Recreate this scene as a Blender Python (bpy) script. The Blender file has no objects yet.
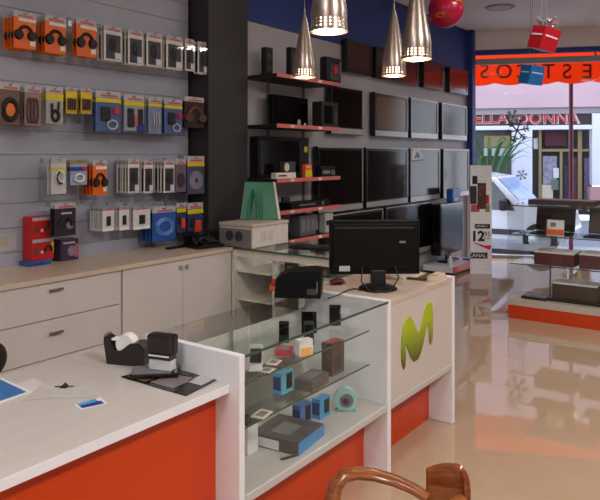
import bpy, bmesh, math, random
from mathutils import Vector, Matrix
random.seed(4)
C = bpy.context.scene.collection
# ------------------------------------------------------------------ camera model / measuring
F_PX, HOR, EYE, YAW = 655.0, 156.0, 1.65, math.radians(36)
cy_, sy_ = math.cos(YAW), math.sin(YAW)
def ray(px, py):
    a = (px-300)/F_PX; t = -(py-HOR)/F_PX
    return Vector((cy_*a-sy_, sy_*a+cy_, t))
EYEP = Vector((0, 0, EYE))
def on_z(px, py, z):
    v = ray(px, py); return EYEP + v*((z-EYE)/v.z)
def on_x(px, py, x):
    v = ray(px, py); return EYEP + v*(x/v.x)
def on_y(px, py, y):
    v = ray(px, py); return EYEP + v*(y/v.y)
W0 = Vector((-3.94, 10.3, 0)); U = Vector((.92, .392, 0)).normalized(); N = Vector((-U.y, U.x, 0))   # shop window plane
def on_s(px, py, dist):                     # plane parallel to the shop window, dist metres outside it
    v = ray(px, py); return EYEP + v*(((W0+N*dist-EYEP).dot(N))/v.dot(N))
def st(t, dist, z=0): return W0 + U*t + N*dist + Vector((0, 0, z))
def tpos(px, dist): return (on_s(px, HOR, dist)-W0).dot(U)

# ------------------------------------------------------------------ materials
def lin(c): return tuple(((v/255)/12.92 if v/255 <= .04045 else ((v/255+.055)/1.055)**2.4) for v in c)
MATS = {}
def mat(name, rgb, rough=.5, metal=0, spec=.5, var=.06, scale=25, bump=0, coat=0):
    if name in MATS: return MATS[name]
    m = bpy.data.materials.new(name); m.use_nodes = True
    nt = m.node_tree; b = nt.nodes['Principled BSDF']
    c = lin(rgb)
    tc = nt.nodes.new('ShaderNodeTexCoord')
    nz = nt.nodes.new('ShaderNodeTexNoise'); nz.inputs['Scale'].default_value = scale
    nt.links.new(tc.outputs['Object'], nz.inputs['Vector'])
    rp = nt.nodes.new('ShaderNodeValToRGB')
    rp.color_ramp.elements[0].position = .3; rp.color_ramp.elements[1].position = .7
    rp.color_ramp.elements[0].color = (*[max(0, v*(1-var)) for v in c], 1)
    rp.color_ramp.elements[1].color = (*[min(1, v*(1+var)) for v in c], 1)
    nt.links.new(nz.outputs['Fac'], rp.inputs['Fac']); nt.links.new(rp.outputs['Color'], b.inputs['Base Color'])
    b.inputs['Roughness'].default_value = rough; b.inputs['Metallic'].default_value = metal
    b.inputs['Specular IOR Level'].default_value = spec
    if coat: b.inputs['Coat Weight'].default_value = coat
    if bump:
        bn = nt.nodes.new('ShaderNodeBump'); bn.inputs['Strength'].default_value = bump; bn.inputs['Distance'].default_value = .01
        nt.links.new(nz.outputs['Fac'], bn.inputs['Height']); nt.links.new(bn.outputs['Normal'], b.inputs['Normal'])
    MATS[name] = m; return m
def glass(name, tint=(.93, .97, .95), ior=1.45, refl=1.0):
    m = bpy.data.materials.new(name); m.use_nodes = True; nt = m.node_tree
    for n in list(nt.nodes): nt.nodes.remove(n)
    o = nt.nodes.new('ShaderNodeOutputMaterial'); mx = nt.nodes.new('ShaderNodeMixShader')
    tr = nt.nodes.new('ShaderNodeBsdfTransparent'); tr.inputs['Color'].default_value = (*tint, 1)
    gl = nt.nodes.new('ShaderNodeBsdfGlossy'); gl.inputs['Roughness'].default_value = .02
    fr = nt.nodes.new('ShaderNodeFresnel'); fr.inputs['IOR'].default_value = ior
    ge = nt.nodes.new('ShaderNodeNewGeometry'); sb = nt.nodes.new('ShaderNodeMath'); sb.operation = 'SUBTRACT'; sb.inputs[0].default_value = 1
    ml = nt.nodes.new('ShaderNodeMath'); ml.operation = 'MULTIPLY'; m2 = nt.nodes.new('ShaderNodeMath'); m2.operation = 'MULTIPLY'; m2.inputs[1].default_value = refl
    nt.links.new(ge.outputs['Backfacing'], sb.inputs[1]); nt.links.new(fr.outputs[0], ml.inputs[0]); nt.links.new(sb.outputs[0], ml.inputs[1])
    nt.links.new(ml.outputs[0], m2.inputs[0])
    nt.links.new(m2.outputs[0], mx.inputs[0]); nt.links.new(tr.outputs[0], mx.inputs[1]); nt.links.new(gl.outputs[0], mx.inputs[2])
    nt.links.new(mx.outputs[0], o.inputs[0]); return m
def emis(name, rgb, s):
    m = bpy.data.materials.new(name); m.use_nodes = True; b = m.node_tree.nodes['Principled BSDF']
    b.inputs['Base Color'].default_value = (*lin(rgb), 1); b.inputs['Emission Color'].default_value = (*lin(rgb), 1); b.inputs['Emission Strength'].default_value = s
    return m
def tile_mat(name, a, b2, joint, sx, sy, rough, axis='XY', jw=.012):
    """rectangular tiles or horizontal slats in object (= world) space"""
    m = bpy.data.materials.new(name); m.use_nodes = True; nt = m.node_tree; b = nt.nodes['Principled BSDF']
    tc = nt.nodes.new('ShaderNodeTexCoord'); mp = nt.nodes.new('ShaderNodeMapping')
    br = nt.nodes.new('ShaderNodeTexBrick'); br.offset = 0; br.inputs['Scale'].default_value = 1
    br.inputs['Color1'].default_value = (*lin(a), 1); br.inputs['Color2'].default_value = (*lin(b2), 1); br.inputs['Mortar'].default_value = (*lin(joint), 1)
    br.inputs['Mortar Size'].default_value = jw; br.inputs['Brick Width'].default_value = sx; br.inputs['Row Height'].default_value = sy
    nz = nt.nodes.new('ShaderNodeTexNoise'); nz.inputs['Scale'].default_value = 2.2; nz.inputs['Detail'].default_value = 6
    mx = nt.nodes.new('ShaderNodeMixRGB'); mx.blend_type = 'MULTIPLY'; mx.inputs[0].default_value = .22
    nt.links.new(tc.outputs['Object'], mp.inputs[0]); nt.links.new(mp.outputs[0], br.inputs['Vector']); nt.links.new(tc.outputs['Object'], nz.inputs['Vector'])
    nt.links.new(br.outputs['Color'], mx.inputs[1]); nt.links.new(nz.outputs['Fac'], mx.inputs[2]); nt.links.new(mx.outputs[0], b.inputs['Base Color'])
    b.inputs['Roughness'].default_value = rough
    return m
def wood(name, a, b2, rough=.25):
    m = bpy.data.materials.new(name); m.use_nodes = True; nt = m.node_tree; b = nt.nodes['Principled BSDF']
    tc = nt.nodes.new('ShaderNodeTexCoord'); mp = nt.nodes.new('ShaderNodeMapping'); mp.inputs['Scale'].default_value = (4, 4, 22)
    nz = nt.nodes.new('ShaderNodeTexNoise'); nz.inputs['Scale'].default_value = 4; nz.inputs['Detail'].default_value = 5
    rp = nt.nodes.new('ShaderNodeValToRGB'); rp.color_ramp.elements[0].position = .35; rp.color_ramp.elements[1].position = .65
    rp.color_ramp.elements[0].color = (*lin(a), 1); rp.color_ramp.elements[1].color = (*lin(b2), 1)
    nt.links.new(tc.outputs['Object'], mp.inputs[0]); nt.links.new(mp.outputs[0], nz.inputs['Vector']); nt.links.new(nz.outputs['Fac'], rp.inputs[0]); nt.links.new(rp.outputs[0], b.inputs['Base Color'])
    b.inputs['Roughness'].default_value = rough; b.inputs['Coat Weight'].default_value = .4
    return m
def laminate(name, rgb, rough):             # white counter laminate with a faint streaked grain
    m = bpy.data.materials.new(name); m.use_nodes = True; nt = m.node_tree; b = nt.nodes['Principled BSDF']; c = lin(rgb)
    tc = nt.nodes.new('ShaderNodeTexCoord'); mp = nt.nodes.new('ShaderNodeMapping'); mp.inputs['Scale'].default_value = (30, 2, 30)
    nz = nt.nodes.new('ShaderNodeTexNoise'); nz.inputs['Scale'].default_value = 3; nz.inputs['Detail'].default_value = 4
    rp = nt.nodes.new('ShaderNodeValToRGB'); rp.color_ramp.elements[0].color = (*[v*.86 for v in c], 1); rp.color_ramp.elements[1].color = (*[min(1, v*1.08) for v in c], 1)
    nt.links.new(tc.outputs['Object'], mp.inputs[0]); nt.links.new(mp.outputs[0], nz.inputs['Vector']); nt.links.new(nz.outputs['Fac'], rp.inputs[0]); nt.links.new(rp.outputs[0], b.inputs['Base Color'])
    b.inputs['Roughness'].default_value = rough; return m
def translucent(name, rgb):
    m = bpy.data.materials.new(name); m.use_nodes = True; nt = m.node_tree
    for n in list(nt.nodes): nt.nodes.remove(n)
    o = nt.nodes.new('ShaderNodeOutputMaterial'); mx = nt.nodes.new('ShaderNodeMixShader'); mx.inputs[0].default_value = .6
    df = nt.nodes.new('ShaderNodeBsdfDiffuse'); tl = nt.nodes.new('ShaderNodeBsdfTranslucent')
    nz = nt.nodes.new('ShaderNodeTexNoise'); nz.inputs['Scale'].default_value = 3; rp = nt.nodes.new('ShaderNodeValToRGB'); c = lin(rgb)
    rp.color_ramp.elements[0].color = (*[v*.9 for v in c], 1); rp.color_ramp.elements[1].color = (*c, 1)
    nt.links.new(nz.outputs['Fac'], rp.inputs[0])
    for n in (df, tl): nt.links.new(rp.outputs[0], n.inputs['Color'])
    nt.links.new(df.outputs[0], mx.inputs[1]); nt.links.new(tl.outputs[0], mx.inputs[2]); nt.links.new(mx.outputs[0], o.inputs[0]); return m

white = mat('white_laminate', (236, 236, 240), .35, var=.02)
whitegrain = laminate('desk_laminate', (200, 193, 187), .28)
drawerw = mat('drawer_laminate', (206, 198, 194), .45, var=.03, scale=3)
orange = mat('orange_panel', (208, 62, 4), .3, var=.03, scale=4)
orange2 = mat('orange_base', (205, 62, 14), .35, var=.05)
black = mat('black_plastic', (18, 17, 18), .35)
blackg = mat('gloss_black', (10, 9, 11), .12)
blackm = mat('matt_black', (24, 22, 23), .6)
brownblack = mat('brown_black_plastic', (34, 26, 25), .3)
darkgrey = mat('dark_grey', (60, 60, 64), .5)
grey = mat('mid_grey', (118, 118, 122), .5)
lgrey = mat('light_grey', (178, 178, 180), .45)
silver = mat('silver', (190, 190, 192), .28, .8)
chrome = mat('chrome', (215, 215, 215), .12, 1)
steel = mat('brushed_steel', (160, 146, 136), .3, 1, var=.03, scale=60)
offwhite = mat('off_white', (224, 218, 206), .5)
cream = mat('cream', (214, 200, 176), .5)
paper = mat('paper', (228, 226, 226), .6)
red = mat('red', (200, 30, 34), .4)
darkred = mat('dark_red', (140, 18, 28), .4)
blue = mat('blue', (40, 92, 170), .35)
blued = mat('deep_blue', (34, 58, 130), .4)
skyb = mat('sky_blue', (70, 160, 215), .35)
teal = mat('teal', (90, 190, 190), .3)
navy = mat('navy_paint', (38, 60, 130), .6, scale=3)
green = mat('green_plastic', (0, 112, 76), .35)
lime = mat('lime', (150, 175, 20), .3)
yellow = mat('yellow', (214, 190, 20), .45)
orangec = mat('orange_card', (226, 104, 24), .45)
pink = mat('pink', (222, 40, 110), .45)
pinkred = mat('pinkish_red', (196, 86, 96), .5)
salmon = mat('salmon_strip', (204, 108, 102), .45)
purple = mat('dark_purple', (62, 44, 70), .4)
lilac = mat('lilac', (150, 140, 165), .25, .3)
brown = mat('brown', (86, 52, 42), .5)
tan = mat('tan', (188, 160, 120), .5)
maroon = mat('maroon_paint', (112, 50, 66), .45)
ochre = mat('ochre', (150, 130, 88), .5)
skin = mat('warm_skin', (188, 120, 92), .5)
leafm = mat('leaf', (60, 98, 44), .5, var=.3, scale=9)
screenm = mat('tv_screen', (11, 10, 12), .12, spec=.35, var=.02)
screenr = mat('tv_screen_maroon_reflection', (58, 26, 24), .16, spec=.6, var=.1, scale=2)  # maroon reflection in the top row screens, put into the base colour
bezel = mat('tv_bezel', (24, 23, 25), .22)
bezels = mat('silver_bezel', (176, 172, 172), .3, .3)
winglass = glass('window_glass', (.98, .985, .985), 1.3, .15)
caseglass = glass('case_glass', (.98, .992, .986), 1.5, 1.0)
shelfglass = glass('shelf_glass', (.965, .985, .975), 1.5, .8)
glassedge = mat('glass_edge', (52, 78, 70), .15)
ledge_edge = mat('shelf_edge_green', (66, 84, 76), .2)
clear = glass('clear_plastic', (.96, .96, .98), 1.45, 1.0)
chairwood = wood('cherry_wood', (122, 64, 28), (150, 86, 40), .22)
carwhite = mat('car_paint', (226, 230, 238), .18, coat=.5, var=.02)

# ------------------------------------------------------------------ mesh helpers
class MB:
    def __init__(s): s.bm = bmesh.new()
    def _x(s, verts, M):
        for v in verts: v.co = M @ v.co
    def box(s, c, d, rot=None, bev=0):
        r = bmesh.ops.create_cube(s.bm, size=1); vs = r['verts']
        for v in vs: v.co = Vector((v.co.x*d[0], v.co.y*d[1], v.co.z*d[2]))
        if bev:
            es = list({e for v in vs for e in v.link_edges})
            rb = bmesh.ops.bevel(s.bm, geom=es, offset=min(bev, min(d)*.45), segments=2, profile=.6, affect='EDGES')
            vs = list({v for f in rb['faces'] for v in f.verts})
        M = Matrix.Translation(Vector(c))
        if rot is not None: M = M @ (rot if isinstance(rot, Matrix) else Matrix.Rotation(rot, 4, 'Z'))
        s._x(vs, M); return s
    def span(s, a, b, bev=0):
        return s.box([(a[i]+b[i])/2 for i in range(3)], [abs(b[i]-a[i]) for i in range(3)], bev=bev)
    def cyl(s, a, b, r0, r1=None, seg=20):
        a, b = Vector(a), Vector(b); r1 = r0 if r1 is None else r1; L = (b-a).length
        r = bmesh.ops.create_cone(s.bm, cap_ends=True, segments=seg, radius1=r0, radius2=max(r1, 1e-4), depth=L)
        q = (b-a).to_track_quat('Z', 'Y').to_matrix().to_4x4()
        s._x(r['verts'], Matrix.Translation((a+b)/2) @ q); return s
    def ball(s, c, r, sc=(1, 1, 1), seg=20):
        g = bmesh.ops.create_uvsphere(s.bm, u_segments=seg, v_segments=seg//2+2, radius=r)
        s._x(g['verts'], Matrix.Translation(Vector(c)) @ Matrix.Diagonal((*sc, 1))); return s
    def lathe(s, prof, seg=32, c=(0, 0, 0)):
        rings = []
        for r, z in prof:
            rings.append([s.bm.verts.new((c[0]+r*math.cos(2*math.pi*k/seg), c[1]+r*math.sin(2*math.pi*k/seg), c[2]+z)) for k in range(seg)])
        for A, B in zip(rings, rings[1:]):
            for k in range(seg): s.bm.faces.new((A[k], A[(k+1) % seg], B[(k+1) % seg], B[k]))
        return s
    def tube(s, pts, r, seg=8, flat=None):
        """swept tube; r number or list; flat=(w,h) gives an oval section"""
        pts = [Vector(p) for p in pts]; rings = []; up = Vector((0, 0, 1))
        for i, p in enumerate(pts):
            t = (pts[min(i+1, len(pts)-1)]-pts[max(i-1, 0)]).normalized()
            sd = t.cross(up)
            if sd.length < .05: sd = Vector((0, 1, 0)) - t*t.y
            sd.normalize(); nn = sd.cross(t)
            ri = r[i] if isinstance(r, (list, tuple)) else r
            w, h = (ri*flat[0], ri*flat[1]) if flat else (ri, ri)
            rings.append([s.bm.verts.new(p+sd*w*math.cos(2*math.pi*k/seg)+nn*h*math.sin(2*math.pi*k/seg)) for k in range(seg)])
        for A, B in zip(rings, rings[1:]):
            for k in range(seg): s.bm.faces.new((A[k], A[(k+1) % seg], B[(k+1) % seg], B[k]))
        s.bm.faces.new(rings[0][::-1]); s.bm.faces.new(rings[-1]); return s
    def prism(s, pts, d):
        """polygon pts (3D) extruded by vector d"""
        d = Vector(d); A = [s.bm.verts.new(Vector(p)) for p in pts]; B = [s.bm.verts.new(Vector(p)+d) for p in pts]; n = len(pts)
        s.bm.faces.new(A); s.bm.faces.new(B[::-1])
        for k in range(n): s.bm.faces.new((A[k], B[k], B[(k+1) % n], A[(k+1) % n]))
        return s
    def build(s, name, m, parent=None, smooth=False, loc=None):
        bmesh.ops.recalc_face_normals(s.bm, faces=s.bm.faces[:])
        me = bpy.data.meshes.new(name); s.bm.to_mesh(me); s.bm.free()
        if smooth:
            for p in me.polygons: p.use_smooth = True
            try: me.set_sharp_from_angle(angle=math.radians(40))
            except Exception: pass
        me.materials.append(m); o = bpy.data.objects.new(name, me); C.objects.link(o)
        if parent: o.parent = parent
        if loc is not None: o.location = loc
        return o
def tag(o, label, cat, group=None):
    o['label'] = label; o['category'] = cat
    if group: o['group'] = group
    return o
def thing(name, label, cat, loc=(0, 0, 0), rz=0, group=None):
    o = bpy.data.objects.new(name, None); C.objects.link(o); o.empty_display_size = .05
    o.location = loc; o.rotation_euler = (0, 0, rz); return tag(o, label, cat, group)
def struct(o): o['kind'] = 'structure'; return o
def dup(root, loc=None, rz=None, label=None, group=None):
    r = root.copy(); C.objects.link(r)
    if loc is not None: r.location = loc
    if rz is not None: r.rotation_euler = (0, 0, rz)
    if label: r['label'] = label
    if group: r['group'] = group
    for ch in list(root.children):
        c = ch.copy(); C.objects.link(c); c.parent = r
        for g in list(ch.children):
            e = g.copy(); C.objects.link(e); e.parent = c
    return r
def text(name, s, size, loc, X, Y, m, parent=None, ext=.003, bold=0, sx=1):
    cu = bpy.data.curves.new(name, 'FONT'); cu.body = s; cu.size = size; cu.align_x = 'CENTER'; cu.align_y = 'CENTER'; cu.extrude = ext; cu.offset = bold
    t = bpy.data.objects.new(name, cu); C.objects.link(t); bpy.context.view_layer.update()
    me = bpy.data.meshes.new_from_object(t); bpy.data.objects.remove(t)
    X = Vector(X).normalized(); Y = Vector(Y).normalized(); Z = X.cross(Y)
    M = Matrix((X, Y, Z)).transposed().to_4x4(); M.translation = Vector(loc)
    me.transform(M @ Matrix.Diagonal((sx, 1, 1, 1))); me.materials.clear(); me.materials.append(m); me.name = name
    o = bpy.data.objects.new(name, me); C.objects.link(o)
    if parent: o.parent = parent
    return o
XF, ZF = (0, 1, 0), (0, 0, 1)                # writing on a face that looks towards +X

# ------------------------------------------------------------------ room shell
CEIL = 3.68
slatx, tvx = -4.2, -4.05
E_R = st(7.7, 0)
foot = [(-4.35, -2.6), (3.3, -2.6), (3.3, E_R.y), (W0.x, W0.y), (-4.35, W0.y)]
floorm = tile_mat('polished_tile', (196, 168, 140), (193, 165, 137), (188, 160, 132), .6, .6, .03, jw=.003)
floorm.node_tree.nodes['Principled BSDF'].inputs['IOR'].default_value = 1.55
struct(MB().prism([(x, y, -.06) for x, y in foot], (0, 0, .06)).build('floor', floorm))
ceilm = mat('ceiling_paint', (238, 230, 230), .7, var=.03, scale=1.2)
struct(MB().prism([(x, y, CEIL) for x, y in foot], (0, 0, .06)).build('ceiling', ceilm))
wallp = mat('wall_paint', (205, 202, 205), .7, var=.02)
slatm = tile_mat('slatwall', (172, 174, 190), (168, 170, 186), (112, 114, 126), 60, .166, .4, jw=.004)
nt = slatm.node_tree; mp = [n for n in nt.nodes if n.type == 'MAPPING'][0]
mp.inputs['Rotation'].default_value = (math.radians(-90), 0, 0); mp.inputs['Location'].default_value = (30, .0, 0)
# slatted wall: the grooves come from the mesh (one board per slat)
b = MB(); z = 0.0
b.span((slatx-.03, -2.5, 0), (slatx-.009, 4.1, CEIL))
z = -.0002
while z < CEIL:
    z1 = min(z+.166, CEIL)
    b.span((slatx-.0088, -2.5, z+.003), (slatx, 4.1, z1-.003)); z = z1
slatp = mat('slat_paint', (164, 166, 180), .38, var=.03, scale=2)
struct(b.build('wall_left', slatp))
struct(MB().span((-4.35, -2.5, 0), (slatx-.032, 4.12, CEIL)).build('trim_1', darkgrey))
struct(MB().span((-4.35, 4.66, 0), (tvx, W0.y-.02, 2.93)).build('wall_television', mat('tv_wall_white', (176, 172, 176), .5, var=.03)))
struct(MB().span((-4.35, 4.66, 2.932), (tvx+.01, W0.y-.02, CEIL)).build('trim_2', navy))
struct(MB().span((-4.35, -2.62, 0), (3.3, -2.6, CEIL)).build('wall_back', wallp))
struct(MB().span((3.3, -2.6, 0), (3.32, E_R.y, CEIL)).build('wall_right', mat('wall_right_paint', (104, 94, 92), .7, var=.04, scale=1)))
colm = mat('column_paint', (50, 46, 47), .5, var=.05, scale=3)
struct(MB().span((-4.34, 4.12, 0), (-3.97, 4.64, CEIL), bev=.004).build('column', colm))
# blue end pillar of the television wall
struct(MB().span((tvx+.012, 10.14, 1.08), (-3.942, 10.27, CEIL)).build('trim_3', navy))
struct(MB().span((tvx+.012, 10.14, 0), (-3.942, 10.27, 1.078)).build('trim_4', white))
# shop window
UZ = math.atan2(U.y, U.x)
def sbox(mb, t0, t1, d0, d1, z0, z1, bev=0):
    c = st((t0+t1)/2, (d0+d1)/2, (z0+z1)/2); return mb.box(c, (abs(t1-t0), abs(d1-d0), z1-z0), UZ, bev)
wl = tpos(473, 0); wr = tpos(610, 0)
struct(sbox(MB(), wl-.1, 7.7, -.04, .08, 3.365, CEIL).build('wall_window', ceilm))
struct(sbox(MB(), wl-.1, wr, -.05, .07, 3.285, 3.36).build('trim_5', navy))
b = MB()
sbox(b, wl, wr, 0, .05, 3.13, 3.225); sbox(b, wl-.015, wl+.03, 0, .05, 0, 3.22); sbox(b, wl, wr, 0, .05, 0, .05)
sbox(b, tpos(595, 0), tpos(595, 0)+.03, 0, .05, 3.22, 3.29)
sbox(b, wr-.05, wr, 0, .05, 0, 3.2)
struct(sbox(MB(), wr+.001, 7.7, -.03, .08, 0, 3.364).build('wall_front', mat('wall_front_paint', (112, 88, 74), .6, var=.1, scale=1)))
w1 = struct(b.build('window_1', mat('window_frame_grey', (150, 146, 150), .4)))
g = sbox(MB(), wl, wr, .02, .028, .05, 3.285).build('pane', winglass, w1)

# ------------------------------------------------------------------ street outside
struct(MB().prism([st(-9, .06, -.2), st(12, .06, -.2), st(12, .69, -.2), st(-9, .69, -.2)], (0, 0, .17)).build('pavement', mat('pavement', (176, 174, 176), .7, var=.1, scale=4)))
struct(MB().prism([st(-9, .7, -.22), st(12, .7, -.22), st(12, 9, -.22), st(-9, 9, -.22)], (0, 0, .04)).build('ground', mat('street_paving', (150, 150, 158), .7, var=.12, scale=3)))
FD = 8.6
bd = thing('shop_building', 'pale shop front across the street with dark name board and glazed door', 'building', st(0, FD, -.18))
def fpart(name, px0, px1, y0, y1, d0, d1, m, parent=bd, bev=0):
    a = on_s(px0, y0, FD+d0); e = on_s(px1, y1, FD+d0); t0, t1 = (a-W0).dot(U), (e-W0).dot(U)
    o = sbox(MB(), t0, t1, FD+d0, FD+d1, max(min(a.z, e.z), -.18), max(a.z, e.z), bev).build(name, m, parent)
    o.matrix_parent_inverse = Matrix.Translation(bd.location).inverted(); return o
facade = mat('facade_white', (226, 228, 238), .7, var=.03, scale=1)
pinkf = mat('facade_pink', (200, 168, 174), .7, var=.04, scale=1)
fpart('upper_wall', 380, 760, -160, 97, -.15, .3, pinkf)
fpart('fascia', 380, 760, 97.5, 104, -.2, .3, pinkf)
fpart('soffit_band', 380, 760, 104.5, 111, -.1, .3, mat('soffit_grey', (158, 150, 152), .7))
fpart('sign_board', 440, 591, 111.5, 126, -.04, .3, mat('sign_brown', (56, 40, 40), .5))
fpart('lintel', 440, 592, 126.3, 129, -.1, .3, facade)
fpart('pillar', 512.5, 532, 129.3, 215, -.1, .3, facade)
fpart('wall_panel', 592.3, 760, 111.5, 187, -.1, .3, facade)
fpart('wall_base', 590, 760, 187.3, 215, -.12, .3, mat('facade_brick', (186, 140, 136), .8, var=.1))
darkin = mat('dark_interior', (50, 42, 42), .6, var=.2, scale=2)
fpart('shop_window', 400, 512, 129.5, 215, .25, .3, mat('shop_window_dark', (92, 98, 98), .25, var=.3, scale=1.5))
fpart('window_display', 484, 510, 136, 147, .12, .24, ochre)
fpart('window_shelf', 484, 512, 148, 156, .1, .24, lgrey)
fpart('door_recess', 532.3, 592, 129.5, 215, .4, .45, darkin)
for x0, x1, y0, y1 in ((539, 541.5, 130, 210), (560, 562.5, 150, 210), (578, 582, 130, 210)): fpart('door_post', x0, x1, y0, y1, .2, .28, ochre)
fpart('door_rail', 541.6, 590, 149, 151.5, .21, .28, ochre)
fpart('door_poster', 543, 557, 156, 184, .3, .36, mat('notice_paper', (150, 146, 160), .6, var=.35, scale=9))
fpart('door_panel', 542, 553, 184.5, 200, .3, .36, cream)
fpart('lit_sign', 534, 538, 138, 149, .3, .36, paper)
fpart('valance', 545, 566, 131, 146, .3, .36, mat('valance_wine', (78, 30, 40), .6))
fpart('display_figure', 563.5, 568, 166, 205, .3, .36, mat('display_dark', (58, 50, 66), .6, var=.4, scale=6))
fpart('display_figure', 571.5, 577, 158, 200, .3, .36, mat('display_wine', (96, 52, 62), .6, var=.4, scale=7))
fpart('door_poster', 553.5, 559, 168, 178, .26, .29, paper)
fpart('door_poster', 552, 558.5, 180, 190, .26, .29, mat('poster_green', (110, 124, 100), .6)); fpart('display_figure', 584, 590, 158, 205, .3, .36, mat('display_lilac', (112, 100, 124), .6, var=.3))
def sign(s, px, py, size, bold=0, sx=1.0):
    o = text('sign_lettering', s, size, on_s(px, py, FD-.055), U, ZF, mat('sign_red', (196, 58, 64), .5), bd, .01, bold, sx)
    o.matrix_parent_inverse = Matrix.Translation(bd.location).inverted()
    o = text('sign_lettering', s, size*1.06, on_s(px, py, FD-.044), U, ZF, mat('sign_outline', (206, 190, 184), .5), bd, .002, bold+.014, sx)
    o.matrix_parent_inverse = Matrix.Translation(bd.location).inverted()
sign('ELLA', 490.5, 118.8, .42, .003, 1.0); sign('DONNA', 548, 118.8, .42, .003, .98)
fpart('sign_emblem', 509.5, 517.5, 114.5, 123, -.06, -.045, mat('emblem_grey', (110, 100, 100), .5))
# palm-like plant in front of the shop window
pl = thing('palm_plant', 'green palm with arching fronds before the left shop window', 'plant', st(tpos(489, 7.2), 7.2, -.18)); pl.scale = (1.35, 1.35, 1.45)
MB().lathe([(.0, 0), (.2, 0), (.26, .4), (.28, .42), (.24, .42), (.22, .36), (0, .36)], 20).build('pot', mat('pot_brown', (120, 84, 70), .7), pl, True)
b = MB()
for k in range(22):
    a = k*2.4+.3; L = .75+.35*random.random(); h0 = .9+.5*random.random()
    pts = [Vector((0, 0, .36))+Vector((math.cos(a), math.sin(a), 0))*(L*q)+Vector((0, 0, h0*1.5*(q*1.6-q*q*1.0))) for q in (0, .2, .4, .6, .8, 1)]
    b.tube(pts, [.01, .025, .034, .032, .022, .004], 6, (1, .18))
b.build('frond', leafm, pl, True)
# awning
aw = thing('awning', 'orange fabric awning with scalloped lettered valance outside the shop window', 'awning', st(0, 0, 3.4))
awi = Matrix.Translation(aw.location).inverted()
awm = translucent('awning_orange', (226, 54, 14))
AD = .95
b = MB(); vt, vb = 3.27, 2.93; n = 200; t0, t1 = -1.5, 7.5; bm = b.bm
prev = None
for k in range(n+1):
    t = t0+(t1-t0)*k/n; zb = vb-.045*abs(math.sin((t-.35)*math.pi/.52))
    cur = [bm.verts.new(st(t, .12, 3.62)), bm.verts.new(st(t, AD, vt)), bm.verts.new(st(t, AD+.003, zb))]
    if prev:
        bm.faces.new((prev[0], cur[0], cur[1], prev[1])); bm.faces.new((prev[1], cur[1], cur[2], prev[2]))
    prev = cur
o = b.build('fabric', awm, aw); o.matrix_parent_inverse = awi
for ch, px in zip('SOCITSE', (484.5, 504, 523.5, 535.5, 548.5, 567, 587.5)):
    o = text('valance_letter', ch, .35, on_s(px, 72, AD-.012), -U, ZF, mat('letter_brown', (96, 22, 6), .6), aw, .002, .002); o.matrix_parent_inverse = awi
o = sbox(MB(), t0, t1, .1, .16, 3.58, 3.66).build('roller_tube', darkgrey, aw); o.matrix_parent_inverse = awi
# maroon post outside
pp = st(tpos(571, 1.15), 1.15, -.18)
po = thing('street_post', 'maroon metal post on the pavement beyond the window', 'post', pp)
MB().cyl((0, 0, .02), (0, 0, 3.35), .036, .036, 20).build('shaft', maroon, po, True)
MB().lathe([(0, 0), (.12, 0), (.12, .03), (.07, .06), (.06, .2), (0, .2)], 20).build('base', maroon, po, True)
# parked car (side view, nose to the right)
ca = thing('parked_car', 'white parked car seen through the window behind the poster', 'car', (0, 0, -.18), UZ-.33)
_h = Vector((math.cos(UZ-.33), math.sin(UZ-.33), 0)); _c = on_s(497, HOR, 1.75)+_h*.42; ca.location = (_c.x, _c.y, -.18)
prof = [(-3.0, .3), (-3.05, .7), (-3.0, 1.0), (-2.6, 1.42), (-2.0, 1.5), (-.9, 1.5), (-.46, 1.43), (-.02, .98), (.5, .9), (.78, .76), (.84, .45), (.8, .28)]
b = MB(); rings = []
for yv, k in ((0, 0), (.05, 1), (.5, 1.2), (.95, 1.2), (1.4, 1), (1.45, 0)):
    rings.append([b.bm.verts.new((x*(.985 if k == 0 else 1), yv, z+(.03*k-.03 if z > 1.3 else 0))) for x, z in prof])
for A, B in zip(rings, rings[1:]):
    for k in range(len(prof)): b.bm.faces.new((A[k], A[(k+1) % len(prof)], B[(k+1) % len(prof)], B[k]))
b.bm.faces.new(rings[0]); b.bm.faces.new(rings[-1][::-1])
b.build('body', carwhite, ca)
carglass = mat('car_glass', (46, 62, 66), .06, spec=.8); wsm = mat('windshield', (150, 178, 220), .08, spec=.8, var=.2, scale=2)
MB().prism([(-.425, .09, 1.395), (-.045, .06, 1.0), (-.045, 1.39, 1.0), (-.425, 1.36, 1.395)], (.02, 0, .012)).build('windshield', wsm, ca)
MB().prism([(-1.05, -.012, .82), (-.10, -.012, .82), (-.16, -.012, .97), (-.5, -.012, 1.36), (-1.05, -.012, 1.42)], (0, .03, 0)).build('side_window', carglass, ca)
MB().prism([(-2.6, -.012, .9), (-1.15, -.012, .86), (-1.15, -.012, 1.41), (-2.3, -.012, 1.38)], (0, .03, 0)).build('side_window', carglass, ca)
MB().box((-.28, -.1, .92), (.14, .16, .2), bev=.04).build('wing_mirror', blackm, ca)
MB().box((-1.1, -.012, .42), (3.0, .03, .1), bev=.01).build('side_moulding', darkgrey, ca)
MB().box((-1.1, -.02, .16), (3.5, .06, .12), bev=.01).build('sill', lgrey, ca)
MB().box((-1.2, -.012, .72), (.14, .03, .03), bev=.008).build('door_handle', lgrey, ca)
MB().box((.76, .14, .64), (.12, .28, .14), bev=.03).build('headlight', silver, ca)
for x in (-2.3, .35):
    w = MB().cyl((x, -.025, .31), (x, .17, .31), .3, .3, 28).build('wheel', blackm, ca, True)
    MB().cyl((x, -.04, .31), (x, -.026, .31), .18, .2, 24).build('hubcap', silver, w, True)
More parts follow.
